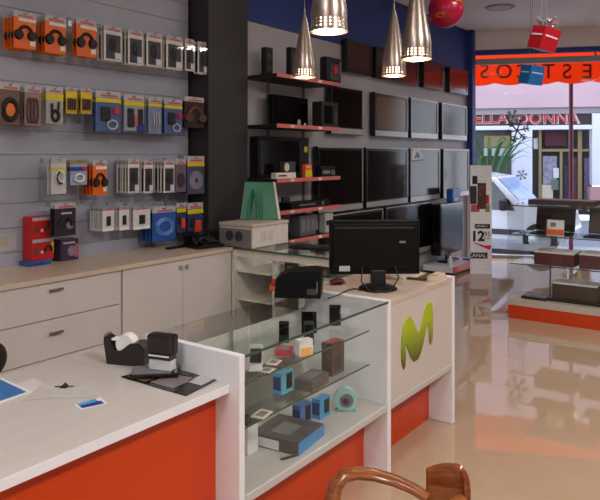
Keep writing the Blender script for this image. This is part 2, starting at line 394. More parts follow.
# snowflake stickers on the pane
def flake(px, py, r, m, label):
    c = on_s(px, py, -.003 if r > .13 or r < .1 else -.012); b = MB()
    for k in range(6):
        a = k*math.pi/3+.2
        dv = lambda ang, q: U*(math.cos(ang)*q)+Vector((0, 0, math.sin(ang)*q))
        def bar(p, q, w):
            v = (q-p); pn = v.cross(N).normalized()*w
            b.prism([p-pn, q-pn, q+pn, p+pn], N*-.003)
        bar(c, c+dv(a, r), r*.06)
        for q in (.5, .75):
            for sgn in (-1, 1): bar(c+dv(a, r*q), c+dv(a, r*q)+dv(a+sgn*.9, r*.32), r*.05)
    tag(b.build('snowflake_sticker', m), label, 'sticker', 'snowflake stickers on the window')
flake(517, 130.5, .19, mat('flake_brown', (70, 56, 56), .6), 'large dark snowflake sticker on the window under the shop sign')
flake(521.8, 175, .085, mat('flake_grey', (98, 98, 112), .6), 'small dark snowflake sticker on the window above the car')
flake(513, 117, .12, mat('flake_pale', (132, 118, 114), .6), 'faint greyish snowflake sticker over the sign lettering')

# ------------------------------------------------------------------ back counter (drawers and doors)
CT = .903; BX = -3.61
cb = thing('drawer_cabinet', 'long white drawer unit under the slatted wall', 'cabinet', (BX, 1.2, 0))
cbm = lambda o: o
MB().span((-.57, -3.3, .08), (-.02, 1.70, CT-.032)).build('carcass', drawerw, cb)
MB().span((-.5, -3.3, 0), (-.06, 1.70, .079)).build('plinth', grey, cb)
for k, (y0, y1) in enumerate(((-.1, 1.695), (-1.9, -.105))):
    for z0, z1 in ((.647, .868), (.405, .641), (.085, .399)):
        d_ = MB().span((-.019, y0+.003, z0), (0, y1-.003, z1), bev=.002).build('drawer', drawerw, cb)
        zz = z0+.178 if z1 > .8 else (z0+.155 if z1 > .5 else z0+.25)
        MB().box((.016, (1.19 if k == 0 else -.6), zz), (.014, .095, .014), bev=.003).build('handle', mat('handle_metal', (128, 122, 120), .35, .6), d_)
dc = thing('door_cabinet', 'white two-door cupboard at the dark column end of the back counter', 'cabinet', (BX, 3.47, 0))
MB().span((-.57, -.565, .08), (-.02, .545, CT-.032)).build('carcass', drawerw, dc)
MB().span((-.5, -.565, 0), (-.06, .545, .079)).build('plinth', grey, dc)
for s_ in (-1, 1):
    d_ = MB().span((-.019, s_*.002 if s_ > 0 else -.56, .085), (0, .54 if s_ > 0 else -.002, .868), bev=.002).build('door', drawerw, dc)
    MB().box((.012, s_*.035, .815), (.02, .018, .034), bev=.004).build('knob', mat('knob_metal', (168, 160, 156), .4, .3), d_)
bt = MB().span((slatx+.003, -2.1, CT-.031), (BX+.012, 4.02, CT), bev=.003).build('worktop', laminate('back_worktop', (206, 188, 168), .3))
tag(bt, 'long pale worktop running below the slatted wall', 'worktop')

# ------------------------------------------------------------------ front desk
DZ = .792; FX = -1.61
dk = thing('service_desk', 'low white service desk with orange front panel in the foreground', 'desk', (-1.66, .4, 0))
MB().span((-.79, -1.9, DZ-.031), (-.004, 1.433, DZ), bev=.002).build('desktop', whitegrain, dk)
MB().span((-.09, -1.9, .0), (-.07, 1.433, DZ-.032)).build('front_panel', orange, dk)
MB().span((-.76, -1.88, 0), (-.72, -1.84, DZ-.032)).build('leg', white, dk)
MB().span((-.76, 1.38, 0), (-.72, 1.42, DZ-.032)).build('leg', white, dk)
MB().span((-.0035, -1.9, DZ-.031), (0, 1.433, DZ)).build('edge_strip', white, dk)
# ------------------------------------------------------------------ glass display counter (front)
Y0, Y1, XB = 1.835, 3.018, -2.135
gc = thing('glass_display_counter', 'glass display counter with white ends and orange kick panel beside the desk', 'display case', (FX, 0, 0))
MB().span((XB-FX, Y0, 0), (0, Y0+.03, CT+.004), bev=.004).build('end_panel', white, gc)
MB().span((XB-FX, Y1-.035, 0), (0, Y1, CT+.004), bev=.004).build('end_panel', white, gc)
MB().span((XB-FX, Y0+.031, .338), (-.001, Y1-.036, .372), bev=.004).build('base_shelf', whitegrain, gc)
MB().span((-.16, Y0+.031, 0), (-.143, Y1-.036, .337)).build('front_panel', orange, gc)
MB().span((XB-FX, Y0+.031, .373), (XB-FX+.018, Y1-.036, .80)).build('back_panel', mat('case_back', (214, 212, 204), .5), gc)
MB().span((-.012, Y0+.031, .3725), (-.006, Y1-.036, CT-.010)).build('front_glass', caseglass, gc)
tg = MB().span((XB-FX, Y0+.031, CT-.008), (0, Y1-.036, CT)).build('top_glass', caseglass, gc)
MB().span((.0005, Y0+.031, CT-.009), (.003, Y1-.036, CT+.001)).build('top_glass_edge', glassedge, gc)
SH = (.602, .772)
for zz in SH:
    s_ = MB().span((XB-FX+.05, Y0+.032, zz-.006), (-.05, Y1-.14, zz)).build('glass_shelf', shelfglass, gc)
    MB().span((-.0495, Y0+.032, zz-.0065), (-.0475, Y1-.14, zz+.0005)).build('shelf_edge', ledge_edge, s_)
MB().cyl((XB-FX+.035, Y0+.5, .373), (XB-FX+.035, Y0+.5, .89), .008, .008, 12).build('shelf_post', silver, gc, True)

# ------------------------------------------------------------------ counter with the logo
Y2, Y3 = 3.019, 3.85
lc = thing('logo_counter', 'white reception counter with green letter emblem and orange kick panel', 'counter', (FX, 0, 0))
MB().span((-.55, Y2+.001, CT-.028), (-.002, Y3-.041, CT), bev=.003).build('countertop', laminate('logo_worktop', (205, 186, 170), .3), lc)
MB().span((-.025, Y2+.001, .372), (-.004, Y3-.041, CT-.029)).build('front_board', mat('logo_face', (206, 194, 186), .4, var=.02), lc)
MB().span((-.5, Y2+.001, .338), (0.0, Y3-.041, .371), bev=.004).build('ledge', whitegrain, lc)
MB().span((-.175, Y2+.001, 0), (-.156, Y3-.041, .337)).build('kick_panel', orange2, lc)
MB().span((-.55, Y3-.04, 0), (.0, Y3, CT+.004), bev=.004).build('end_panel', white, lc)
MB().span((-.55, Y2+.001, 0), (-.53, Y3-.041, CT-.029)).build('back_board', white, lc)
mm = [(410,465),(404,440),(403,405),(405,360),(411,318),(419,296),(430,288),(440,299),(448,322),(458,346),(466,335),(472,310),(479,276),(487,250),(497,237),(505,250),(508,290),(507,335),(505,368),(499,382),(496,365),(495,322),(490,312),(484,332),(476,372),(468,405),(458,430),(445,438),(434,424),(424,395),(418,376),(415,388),(416,425),(415,455)]
pts = [on_x(280+x*.3, 230+y*.3, FX-.0035)-Vector((FX, 0, 0)) for x, y in mm]
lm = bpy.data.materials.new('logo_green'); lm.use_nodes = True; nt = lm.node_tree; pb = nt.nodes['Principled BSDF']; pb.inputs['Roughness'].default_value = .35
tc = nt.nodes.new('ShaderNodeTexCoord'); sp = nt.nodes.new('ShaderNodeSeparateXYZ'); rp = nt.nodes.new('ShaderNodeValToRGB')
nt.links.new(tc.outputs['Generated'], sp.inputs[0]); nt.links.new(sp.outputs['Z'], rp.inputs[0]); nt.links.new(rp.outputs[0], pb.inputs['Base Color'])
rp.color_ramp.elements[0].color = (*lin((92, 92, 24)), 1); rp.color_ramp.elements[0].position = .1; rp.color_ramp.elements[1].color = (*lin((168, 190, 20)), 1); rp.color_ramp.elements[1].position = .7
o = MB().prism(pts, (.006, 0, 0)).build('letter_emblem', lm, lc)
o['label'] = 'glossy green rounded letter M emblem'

# ------------------------------------------------------------------ back glass cabinet (behind the logo counter)
GY0, GY1, GX0, GX1 = 4.025, 4.60, -3.96, -2.35
gb = thing('glass_cabinet', 'glass topped display cabinet with white shelves behind the monitor counter', 'display case', (0, GY0, 0))
D = GY1-GY0
MB().span((GX0+.0, 0.0, CT-.012), (GX1, D, CT-.002)).build('top_glass', shelfglass, gb)
MB().span((GX0+.36, -.004, CT-.016), (GX1, -.0005, CT-.002)).build('glass_edge', glassedge, gb)
MB().span((GX0+.36, .02, CT-.075), (GX1, .05, CT-.017)).build('top_rail', offwhite, gb)
MB().span((GX0, D-.03, 0), (GX1, D-.01, CT-.014)).build('back_panel', mat('cabinet_back', (120, 112, 108), .6), gb)
for xx in (-3.62, -3.24, -2.98, -2.37): MB().span((xx, .0 if xx < -3.5 else .06, 0), (xx+.03, D-.031, CT-.016)).build('upright', offwhite, gb)
for x0, x1 in ((-3.588, -3.242), (-3.208, -2.982), (-2.948, -2.372)):
    for zz in (.12, .47, .70): MB().span((x0, .03, zz), (x1, D-.032, zz+.018)).build('shelf', offwhite if x0 < -3.5 else shelfglass, gb)
MB().span((-3.588, .0, .12), (GX1, .006, CT-.08)).build('front_glass', caseglass, gb)

# ------------------------------------------------------------------ television wall shelving
b0 = thing('wall_shelving', 'black bracketed wall shelves with salmon price strips beside the dark column', 'shelf', (0, 4.66, 0))
SZ = [2.40, 1.94, 1.44, 1.146, .869]; SX0, SX1 = tvx+.003, -3.645
for i, zz in enumerate(SZ):
    s_ = MB().span((SX0, 0, zz-.03), (SX1, 1.06, zz), bev=.002).build('shelf_board', blackm, b0)
    MB().span((SX1+.0005, 0.0, zz-.032), (SX1+.005, 1.06, zz+.004)).build('price_strip', salmon, s_)
    for yy, m_ in ((.2, cream), (.66, paper)): MB().span((SX1+.0055, yy, zz-.026), (SX1+.007, yy+.06, zz-.002)).build('price_tag', m_, s_)
for yy in (.35, .95): MB().span((SX0, yy, .8), (SX0+.02, yy+.03, 2.5)).build('wall_rail', grey, b0)

# devices on the shelves ------------------------------------------------
def shelf_y(px, x=-3.8): return on_x(px, 100, x).y
def device(name, label, cat, px0, px1, zi, h, dep, m, x1=-3.74, rz=0, extra=None, bev=.006):
    x1 += .06; y0, y1 = max(4.665, shelf_y(px0, x1-dep)), shelf_y(px1, x1)
    t = thing(name, label, cat, (x1-dep/2, (y0+y1)/2, SZ[zi]+.001), rz)
    MB().span((-dep/2, -(y1-y0)/2, 0), (dep/2, (y1-y0)/2, h), bev=bev).build('body', m, t)
    if extra: extra(t, dep/2, (y1-y0), h)
    return t
def ex_speaker(t, x, w, h):
    for q in (.3, .68): MB().cyl((x, 0, h*q), (x+.006, 0, h*q), w*.34, w*.3, 24).build('speaker_cone', darkgrey, t, True)
device('loudspeaker', 'tall black loudspeaker at the left of the top shelf', 'speaker', 261, 273, 0, .28, .06, blackm, -3.95, 0, ex_speaker)
device('loudspeaker', 'black loudspeaker behind the hanging lamp on the top shelf', 'speaker', 286, 297, 0, .28, .06, blackm, -3.76, 0, ex_speaker)
def ex_coffee(t, x, w, h):
    MB().box((x+.001, .0, h*.42), (.012, w*.66, h*.62), bev=.01).build('front_plate', darkgrey, t)
    MB().cyl((x+.007, -.0, h*.52), (x+.016, 0, h*.52), w*.16, w*.16, 20).build('button', red, t, True)
    MB().box((x+.004, w*.36, h*.6), (.01, .012, h*.5)).build('trim_bar', silver, t)
device('coffee_machine', 'black machine with round red badge at right end of top shelf', 'machine', 319, 342, 0, .27, .10, black, -3.75, 0, ex_coffee, .03)
def ex_mon(t, x, w, h):
    MB().box((x+.001, 0, h*.52), (.004, w*.92, h*.84)).build('screen', screenm, t)
    MB().cyl((x+.003, w*.22, h*.16), (x+.005, w*.22, h*.16), .03, .03, 20).build('badge', lgrey, t, True)
    MB().box((x+.002, w*.4, h*.1), (.004, .03, .03)).build('sticker', paper, t)
t = device('computer_monitor', 'black monitor turned slightly on the second shelf', 'monitor', 266, 309, 1, .30, .07, blackg, -3.94, .04, ex_mon)
def ex_box(t, x, w, h):
    MB().box((x+.001, -w*.1, h*.5), (.003, w*.5, h*.7)).build('front_panel', blackg, t)
    MB().box((x+.001, w*.36, h*.4), (.004, w*.12, h*.4)).build('label_panel', darkgrey, t)
device('stereo_unit', 'black stereo unit at the right end of the second shelf', 'stereo', 312, 338, 1, .26, .12, blackm, -3.75, 0, ex_box)
def ex_oven(t, x, w, h):
    MB().box((x+.001, -w*.08, h*.5), (.004, w*.76, h*.82), bev=.001).build('front_panel', blackg, t)
    MB().cyl((x+.001, w*.425, h*.70), (x+.004, w*.425, h*.70), .032, .032, 24).build('badge', yellow, t, True)
device('television', 'large black appliance with oval yellow badge on the third shelf', 'appliance', 250, 309, 2, .395, .10, black, -3.98, 0, ex_oven)
def ex_slot(t, x, w, h): MB().box((x+.001, -w*.2, h*.5), (.003, w*.4, h*.25)).build('slot', black, t)
dvr = device('decoder', 'slim white decoder box at the front of the third shelf', 'decoder', 268, 296, 2, .055, .06, offwhite, -3.715, 0, ex_slot, .004)
y0, y1 = shelf_y(284, -3.67), shelf_y(295, -3.67)
cm = thing('camera_box', 'small dark boxed gadget with pale disc on top of the white decoder', 'box', (-3.69, (y0+y1)/2, SZ[2]+.0565))
MB().span((-.025, -(y1-y0)/2, 0), (.025, (y1-y0)/2, .1), bev=.002).build('carton', darkgrey, cm); MB().cyl((.025, -.05, .05), (.028, -.05, .05), .038, .038, 20).build('lens', cream, cm, True)
def ex_pk(t, x, w, h):
    MB().box((x+.001, 0, h*.32), (.003, w*.98, h*.5)).build('front_label', yellow, t); MB().box((x+.001, 0, h*.8), (.003, w*.7, h*.1)).build('title_strip', cream, t)
device('orange_packet', 'orange and yellow packet standing on the third shelf', 'packet', 302, 312, 2, .13, .04, mat('packet_orange', (230, 92, 40), .45), -3.715, 0, ex_pk, .002)
def ex_cd(t, x, w, h):
    for q in (.28, .38): MB().cyl((x, w*q, h*.4), (x+.006, w*q, h*.4), .025, .025, 16).build('dial', silver, t, True)
    MB().box((x+.001, -w*.15, h*.45), (.003, w*.5, h*.3)).build('display', grey, t)
device('car_stereo', 'dark car stereo with two silver dials on the third shelf', 'stereo', 315, 335, 2, .105, .08, black, -3.715, 0, ex_cd)
def ex_dvd(t, x, w, h):
    MB().box((x+.001, -w*.1, h*.55), (.003, w*.4, h*.2)).build('disc_tray', grey, t); MB().cyl((x, w*.3, h*.5), (x+.004, w*.3, h*.5), h*.3, h*.3, 16).build('button', silver, t, True)
device('dvd_player', 'flat black disc player lying on the fourth shelf', 'disc player', 278, 330, 3, .06, .16, black, -3.73, 0, ex_dvd, .003)
t = device('small_black_box', 'small grey box standing at the back of the fourth shelf', 'box', 281, 290, 3, .10, .04, darkgrey, -3.96, 0, ex_slot, .002)
def ex_rack(t, x, w, h):
    for q in (-.3, 0, .3): MB().box((x+.001, w*q, h*.5), (.003, w*.2, h*.6)).build('grille', grey, t)
device('silver_stereo', 'grey stereo block with grille panels on the lowest shelf', 'stereo', 290, 316, 4, .2, .12, mat('stereo_grey', (92, 92, 100), .4), -3.77, 0, ex_rack)
device('grey_speaker', 'pale grey square speaker at right of the lowest shelf', 'speaker', 319, 333, 4, .2, .08, lgrey, -3.75, 0, ex_slot)

# ------------------------------------------------------------------ televisions on the wall
TVX = -3.955
def tv(label, px0, px1, z0, z1, scr=screenm, bz=bezel, strip=True):
    z0, z1 = [EYE+(q-EYE)*(TVX/-3.85) for q in (z0, z1)]
    y0, y1 = on_x(px0, 150, TVX).y, on_x(px1, 150, TVX).y; w = y1-y0; h = z1-z0
    t = thing('television', label, 'television', (TVX, (y0+y1)/2, z0), 0, 'flat televisions mounted on the wall')
    bw = min(.045, w*.07); bb = bw*2.0 if strip else bw; b = MB()
    b.span((-.07, -w/2, 0), (-.012, w/2, h), bev=.006)
    b.span((-.0115, -w/2, 0), (0, w/2, bb)); b.span((-.0115, -w/2, h-bw), (0, w/2, h)); b.span((-.0115, -w/2, bb+.0003), (0, -w/2+bw, h-bw-.0003)); b.span((-.0115, w/2-bw, bb+.0003), (0, w/2, h-bw-.0003))
    b.build('frame', bz, t)
    MB().span((-.0112, -w/2+bw+.001, bb+.001), (-.006, w/2-bw-.001, h-bw-.001)).build('screen', scr, t)
    if strip:
        MB().span((.0003, -w*.49, bb*.08), (.003, w*.49, bb*.8)).build('speaker_strip', bezels, t)
    if strip:
        b = MB(); b.span((.0003, -w/2, h-.014), (.003, w/2, h)); b.span((.0003, w/2-.014, bb), (.003, w/2, h-.0145)); b.build('silver_rim', bezels, t)
    MB().span((tvx-TVX+.013, -w*.2, h*.3), (-.0705, w*.2, h*.7)).build('wall_bracket', darkgrey, t)
    return t
R0, R1, R2, R3 = (2.585, 2.955), (1.885, 2.415), (1.042, 1.752), (.35, 1.02)
for i, (a, e) in enumerate(((347, 372), (376, 418), (424, 443), (450, 468))):
    tv(['small television in the top row, next to the shelf machine', 'television in the top row behind the two hanging lamps', 'narrow television in the top row, second from the window end', 'television in the top row nearest the window'][i], a, e, *R0, scr=screenr, bz=bezel, strip=False)
for i, (a, e) in enumerate(((331, 363), (375, 408), (411, 438), (442, 467))):
    tv(['television in the second row beside the black stereo shelf', 'television in the second row below the hanging lamps', 'television in the second row, second from the window end', 'television in the second row nearest the window'][i], a, e, *R1, scr=[screenm, mat('tv_screen_warm_reflection', (104, 78, 56), .18, spec=.3), mat('tv_screen_grey_reflection', (58, 50, 48), .18, spec=.3), mat('tv_screen_grey_reflection', (66, 60, 60), .18)][i], bz=bezel)  # warm and grey screen colours stand in for reflections of the room
for i, (a, e) in enumerate(((318, 363), (366, 408), (410.5, 440), (443.5, 469))):
    tv(['wide television in the third row partly behind the shelves', 'silver-framed television at the middle of the third row', 'television in the third row with a blue card in its corner', 'television in the third row nearest the window'][i], a, e, *R2, scr=[screenm, screenm, mat('tv_screen_mid_reflection', (54, 47, 45), .12, spec=.35), mat('tv_screen_mid_reflection', (74, 66, 66), .12)][i], bz=bezel)  # paler screens at the window end have their reflection painted in
for i, (a, e) in enumerate(((325, 383), (386, 432))):
    tv(['large black television in the bottom row behind the monitor', 'large black television in the bottom row, right of the monitor'][i], a, e, *R3, bz=bezel)
# blue card in corner of the TV
p = on_x(412, 150, TVX+.004); q0 = on_x(411.5, 166, TVX+.002); 
b = MB().prism([on_x(411.5, 151, TVX+.002), on_x(419, 147.5, TVX+.002), on_x(423.5, 161, TVX+.002), on_x(411.5, 162, TVX+.002)], (.0015, 0, 0))
cd = b.build('advert_card', paper); tag(cd, 'blue and white advert card stuck on a third row television', 'card')
MB().prism([on_x(414, 158.5, TVX+.0038), on_x(421, 157.5, TVX+.0038), on_x(417, 151, TVX+.0038)], (.001, 0, 0)).build('blue_print', blued, cd)
MB().prism([on_x(411.7, 160.3, TVX+.0038), on_x(423, 159, TVX+.0038), on_x(423.3, 160.6, TVX+.0038), on_x(411.7, 161.7, TVX+.0038)], (.001, 0, 0)).build('blue_print', blued, cd)
# low platform, last television, goods
PX = -3.56
pf = thing('display_platform', 'low display platform with orange front edge at the end of the television wall', 'platform', (PX, 8.95, 0))
MB().span((-.45, -.5, .05), (-.006, .5, .125), bev=.003).build('deck', white, pf); MB().span((-.005, -.5, .04), (0, .5, .13)).build('front_strip', orange, pf); MB().span((-.4, -.44, 0), (-.06, .44, .049)).build('plinth', blackm, pf)
y0, y1 = on_x(438, 230, -3.75).y, on_x(468, 230, -3.75).y
lt = thing('television', 'bulky black television standing on the orange-edged low platform', 'television', (-3.83, 8.95, .126))
b = MB(); b.span((-.1, -.42, .12), (.05, .42, .85), bev=.03); b.build('casing', blackg, lt); MB().span((.0505, -.37, .2), (.054, .37, .80), bev=.002).build('screen', screenm, lt); MB().span((-.08, -.22, 0), (.06, .22, .03), bev=.01).build('stand', black, lt); MB().span((-.03, -.08, .03), (.0, .08, .119)).build('neck', black, lt)
sb = thing('blue_packet', 'blue packet resting on top of the bulky platform television', 'packet', (-3.80, 9.08, .977))
MB().span((-.06, -.17, 0), (.04, .13, .2), bev=.02).build('pouch', blue, sb); MB().span((.0405, -.1, .02), (.043, .02, .06)).build('label_patch', paper, sb)
bb_ = thing('white_bottle', 'small white spray bottle at the near end of the low platform', 'bottle', (-3.64, 8.54, .126))
MB().lathe([(0, 0), (.03, 0), (.032, .01), (.032, .1), (.014, .125), (.012, .15), (0, .15)], 16).build('body', paper, bb_, True); MB().cyl((0, 0, .15), (0, 0, .18), .013, .011, 12).build('cap', pinkred, bb_, True)
bk = thing('blue_folder', 'blue and white folder lying on the low platform', 'folder', (-3.655, 9.3, .126), .0)
MB().span((-.07, -.11, 0), (.07, .11, .02), bev=.003).build('cover', blue, bk); MB().span((-.05, -.1, .0205), (.0, .1, .026)).build('paper_strip', paper, bk)

# ------------------------------------------------------------------ price poster
pc = on_z(481, 274, 0)
ps = thing('price_poster', 'grey cardboard price poster standing on the floor by the window', 'poster', (pc.x, pc.y, 0), YAW-.05)
PW, PH = .30, 1.52
MB().span((-PW/2, 0, 0.0), (PW/2, .012, PH), bev=.002).build('board', mat('poster_card', (246, 246, 250), .5), ps)
MB().prism([(-.05, .013, 0), (.05, .013, 0), (0, .013, .8)], (0, .004, 0)).build('back_brace', tan, ps)
MB().prism([(-.05, .0175, 0), (.05, .0175, 0), (.05, .2, 0), (-.05, .2, 0)], (0, 0, .006)).build('foot', tan, ps)
FY = -.0012
def pp_(name, x0, x1, z0, z1, m, dy=.001): return MB().span((x0, FY-dy, z0), (x1, FY, z1)).build(name, m, ps)
zz = lambda py: max(.02, EYE-(py-HOR)*(Vector((pc.x, pc.y)).dot(Vector((-sy_, cy_))))/F_PX)
# printed picture of people
for x0, x1, a, e, m_ in ((-.15, -.06, 204, 186, purple), (-.14, -.02, 212, 204.5, pinkred), (-.05, .07, 209, 183, brown), (-.02, .04, 196, 186, skin), (.05, .11, 204, 195, red), (-.12, -.05, 184, 176, blackm), (.06, .12, 212, 204.5, ochre)): pp_('printed_picture', x0, x1, zz(a), zz(e), m_)
pp_('black_label', -.09, .125, zz(228.5), zz(224), blackm)
text('poster_lettering', 'CANAL+ 1', .05, (.02, FY-.003, zz(226.2)), (1, 0, 0), ZF, paper, ps, .001)
text('price_number', '12', .19, (-.045, FY-.002, zz(236.6)), (1, 0, 0), ZF, blackm, ps, .001, .007)
text('price_number', '95', .095, (.085, FY-.002, zz(234.3)), (1, 0, 0), ZF, blackm, ps, .001)
text('poster_lettering', '€/mes', .035, (.085, FY-.002, zz(238.2)), (1, 0, 0), ZF, blackm, ps, .001)
MB().prism([(-.1, FY, zz(243)), (.12, FY, zz(250)), (.14, FY, zz(247)), (.14, FY, zz(245.2)), (.05, FY, zz(245.5)), (-.1, FY, zz(242.2))], (0, -.001, 0)).build('pink_arrow', pink, ps)
pp_('black_label', -.15, .09, zz(258.5), zz(252.5), blackm)
text('poster_lettering', 'CANAL+', .075, (-.03, FY-.003, zz(255.6)), (1, 0, 0), ZF, paper, ps, .001, .001)

# ------------------------------------------------------------------ glass showcase near window
SX, SY = -2.214, 6.665
sc = thing('glass_showcase', 'free-standing glass showcase with orange base by the window', 'display case', (SX, SY, 0))
SW, SD, SHT = 2.1, .5, 1.15
MB().span((0, 0, 0), (SW, SD, .133), bev=.003).build('base', orange2, sc)
MB().span((0, 0, .134), (SW, SD, .20), bev=.003).build('base_deck', mat('showcase_deck', (196, 186, 172), .35), sc)
MB().span((0, .002, .201), (SW, .008, SHT-.009)).build('front_glass', caseglass, sc)
MB().span((0, SD-.008, .201), (SW, SD-.002, SHT-.009)).build('back_glass', caseglass, sc)
MB().span((0, .009, .201), (.006, SD-.009, SHT-.009)).build('side_glass', caseglass, sc)
MB().span((SW-.006, .009, .201), (SW, SD-.009, SHT-.009)).build('side_glass', caseglass, sc)
MB().span((-.005, -.005, SHT-.008), (SW+.005, SD+.005, SHT+.002)).build('top_glass', caseglass, sc)
MB().span((-.005, -.0085, SHT-.009), (SW+.005, -.0055, SHT+.003)).build('top_edge', glassedge, sc)
s_ = MB().span((.012, .012, .845), (SW-.012, SD-.012, .853)).build('glass_shelf', shelfglass, sc); MB().span((.012, .009, .845), (SW-.012, .0115, .8535)).build('shelf_edge', ledge_edge, s_)
s_ = MB().span((.012, .012, .55), (SW-.012, SD-.012, .558)).build('glass_shelf', shelfglass, sc); MB().span((.012, .009, .55), (SW-.012, .0115, .5585)).build('shelf_edge', ledge_edge, s_)
for xx in (.003, .003): pass
MB().span((-.004, -.004, .201), (.0, .0, SHT-.01)).build('corner_strip', mat('glass_corner', (120, 140, 134), .2), sc)
MB().span((.3, .40, .201), (.315, .415, .549)).build('shelf_support', silver, sc)
def lx(px, y): return on_y(px, 250, SY+y).x
def sc_box(name, label, cat, px0, px1, y, z, h, dep, m, extra=None):
    x0, x1 = lx(px0, y), lx(px1, y); t = thing(name, label, cat, ((x0+x1)/2, SY+y+dep/2, z+.001))
    MB().span((-(x1-x0)/2, -dep/2, 0), ((x1-x0)/2, dep/2, h), bev=.003).build('body', m, t)
    if extra: extra(t, (x1-x0), dep, h)
    return t
def open_laptop(label, px0, px1, y, z, lid=.26):
    x0, x1 = lx(px0, y), lx(px1, y); w = x1-x0; t = thing('laptop', label, 'laptop', ((x0+x1)/2, SY+y+.13, z+.001))
    MB().span((-w/2, -.12, 0), (w/2, .1, .022), bev=.004).build('keyboard_base', black, t)
    R_ = Matrix.Rotation(math.radians(-12), 4, 'X')
    l_ = MB().box((0, .13, .023+lid/2), (w, .014, lid), R_, .004).build('lid', blackm, t); MB().box((0, .12, .024+lid/2), (w*.9, .004, lid*.84), R_).build('screen', mat('laptop_screen', (46, 34, 34), .12), l_)
    return t
l1 = open_laptop('open black laptop with a price card on the top showcase shelf', 529, 569, .08, .853)
xa = lx(555.5, .05)
pcx = thing('price_card', 'white and orange price card standing before the open laptop', 'card', (xa, SY+.045, .854))
MB().box((0, 0, .085), (.165, .004, .16), Matrix.Rotation(-.1, 4, 'X')).build('card', paper, pcx); MB().box((0, -.009, .045), (.16, .002, .055), Matrix.Rotation(-.1, 4, 'X')).build('orange_band', orangec, pcx); MB().box((-.02, -.0025, .118), (.05, .002, .04), Matrix.Rotation(-.1, 4, 'X')).build('printed_photo', grey, pcx); MB().box((-.086, .0, .085), (.02, .004, .15), Matrix.Rotation(-.1, 4, 'X')).build('purple_edge', purple, pcx)
open_laptop('open dark laptop at the right of the top showcase shelf', 583, 632, .08, .853)
def ex_lid(t, w, d, h): MB().span((-w/2, -d/2, h+.0005), (w/2, d/2, h+.014)).build('white_lid', paper, t)
sc_box('laptop', 'closed laptop with white lid at left of the middle showcase shelf', 'laptop', 534, 574, .08, .558, .12, .3, mat('maroon_carton', (92, 44, 50), .5), ex_lid)
sc_box('laptop_carton', 'dark red carton with white lid at right of the middle showcase shelf', 'carton', 579, 624, .08, .558, .13, .3, mat('maroon_carton', (92, 44, 50), .5), ex_lid)
sc_box('brown_carton', 'deep brown carton with pale lid on the showcase floor', 'carton', 552, 597, .12, .235, .14, .25, mat('brown_carton', (72, 56, 46), .5), ex_lid)
def ex_kb(t, w, d, h): MB().span((-w*.45, -d*.35, h+.0005), (w*.45, d*.35, h+.003)).build('keys', grey, t)
sc_box('black_platter', 'flat black case under the deep brown carton on showcase floor', 'case', 548, 601, .10, .2, .033, .29, black)
sc_box('slim_laptop', 'slim black laptop lying flat at left on the showcase floor', 'laptop', 521, 546, .06, .2, .026, .28, black, ex_kb)
sc_box('slim_laptop', 'slim black laptop lying flat at right on the showcase floor', 'laptop', 604, 645, .06, .2, .026, .28, black, ex_kb)
sc_box('black_tray', 'flat black tray lying on top of the glass showcase', 'tray', 528, 594, .16, SHT+.003, .05, .3, mat('tray_dark', (66, 54, 52), .4), ex_kb)

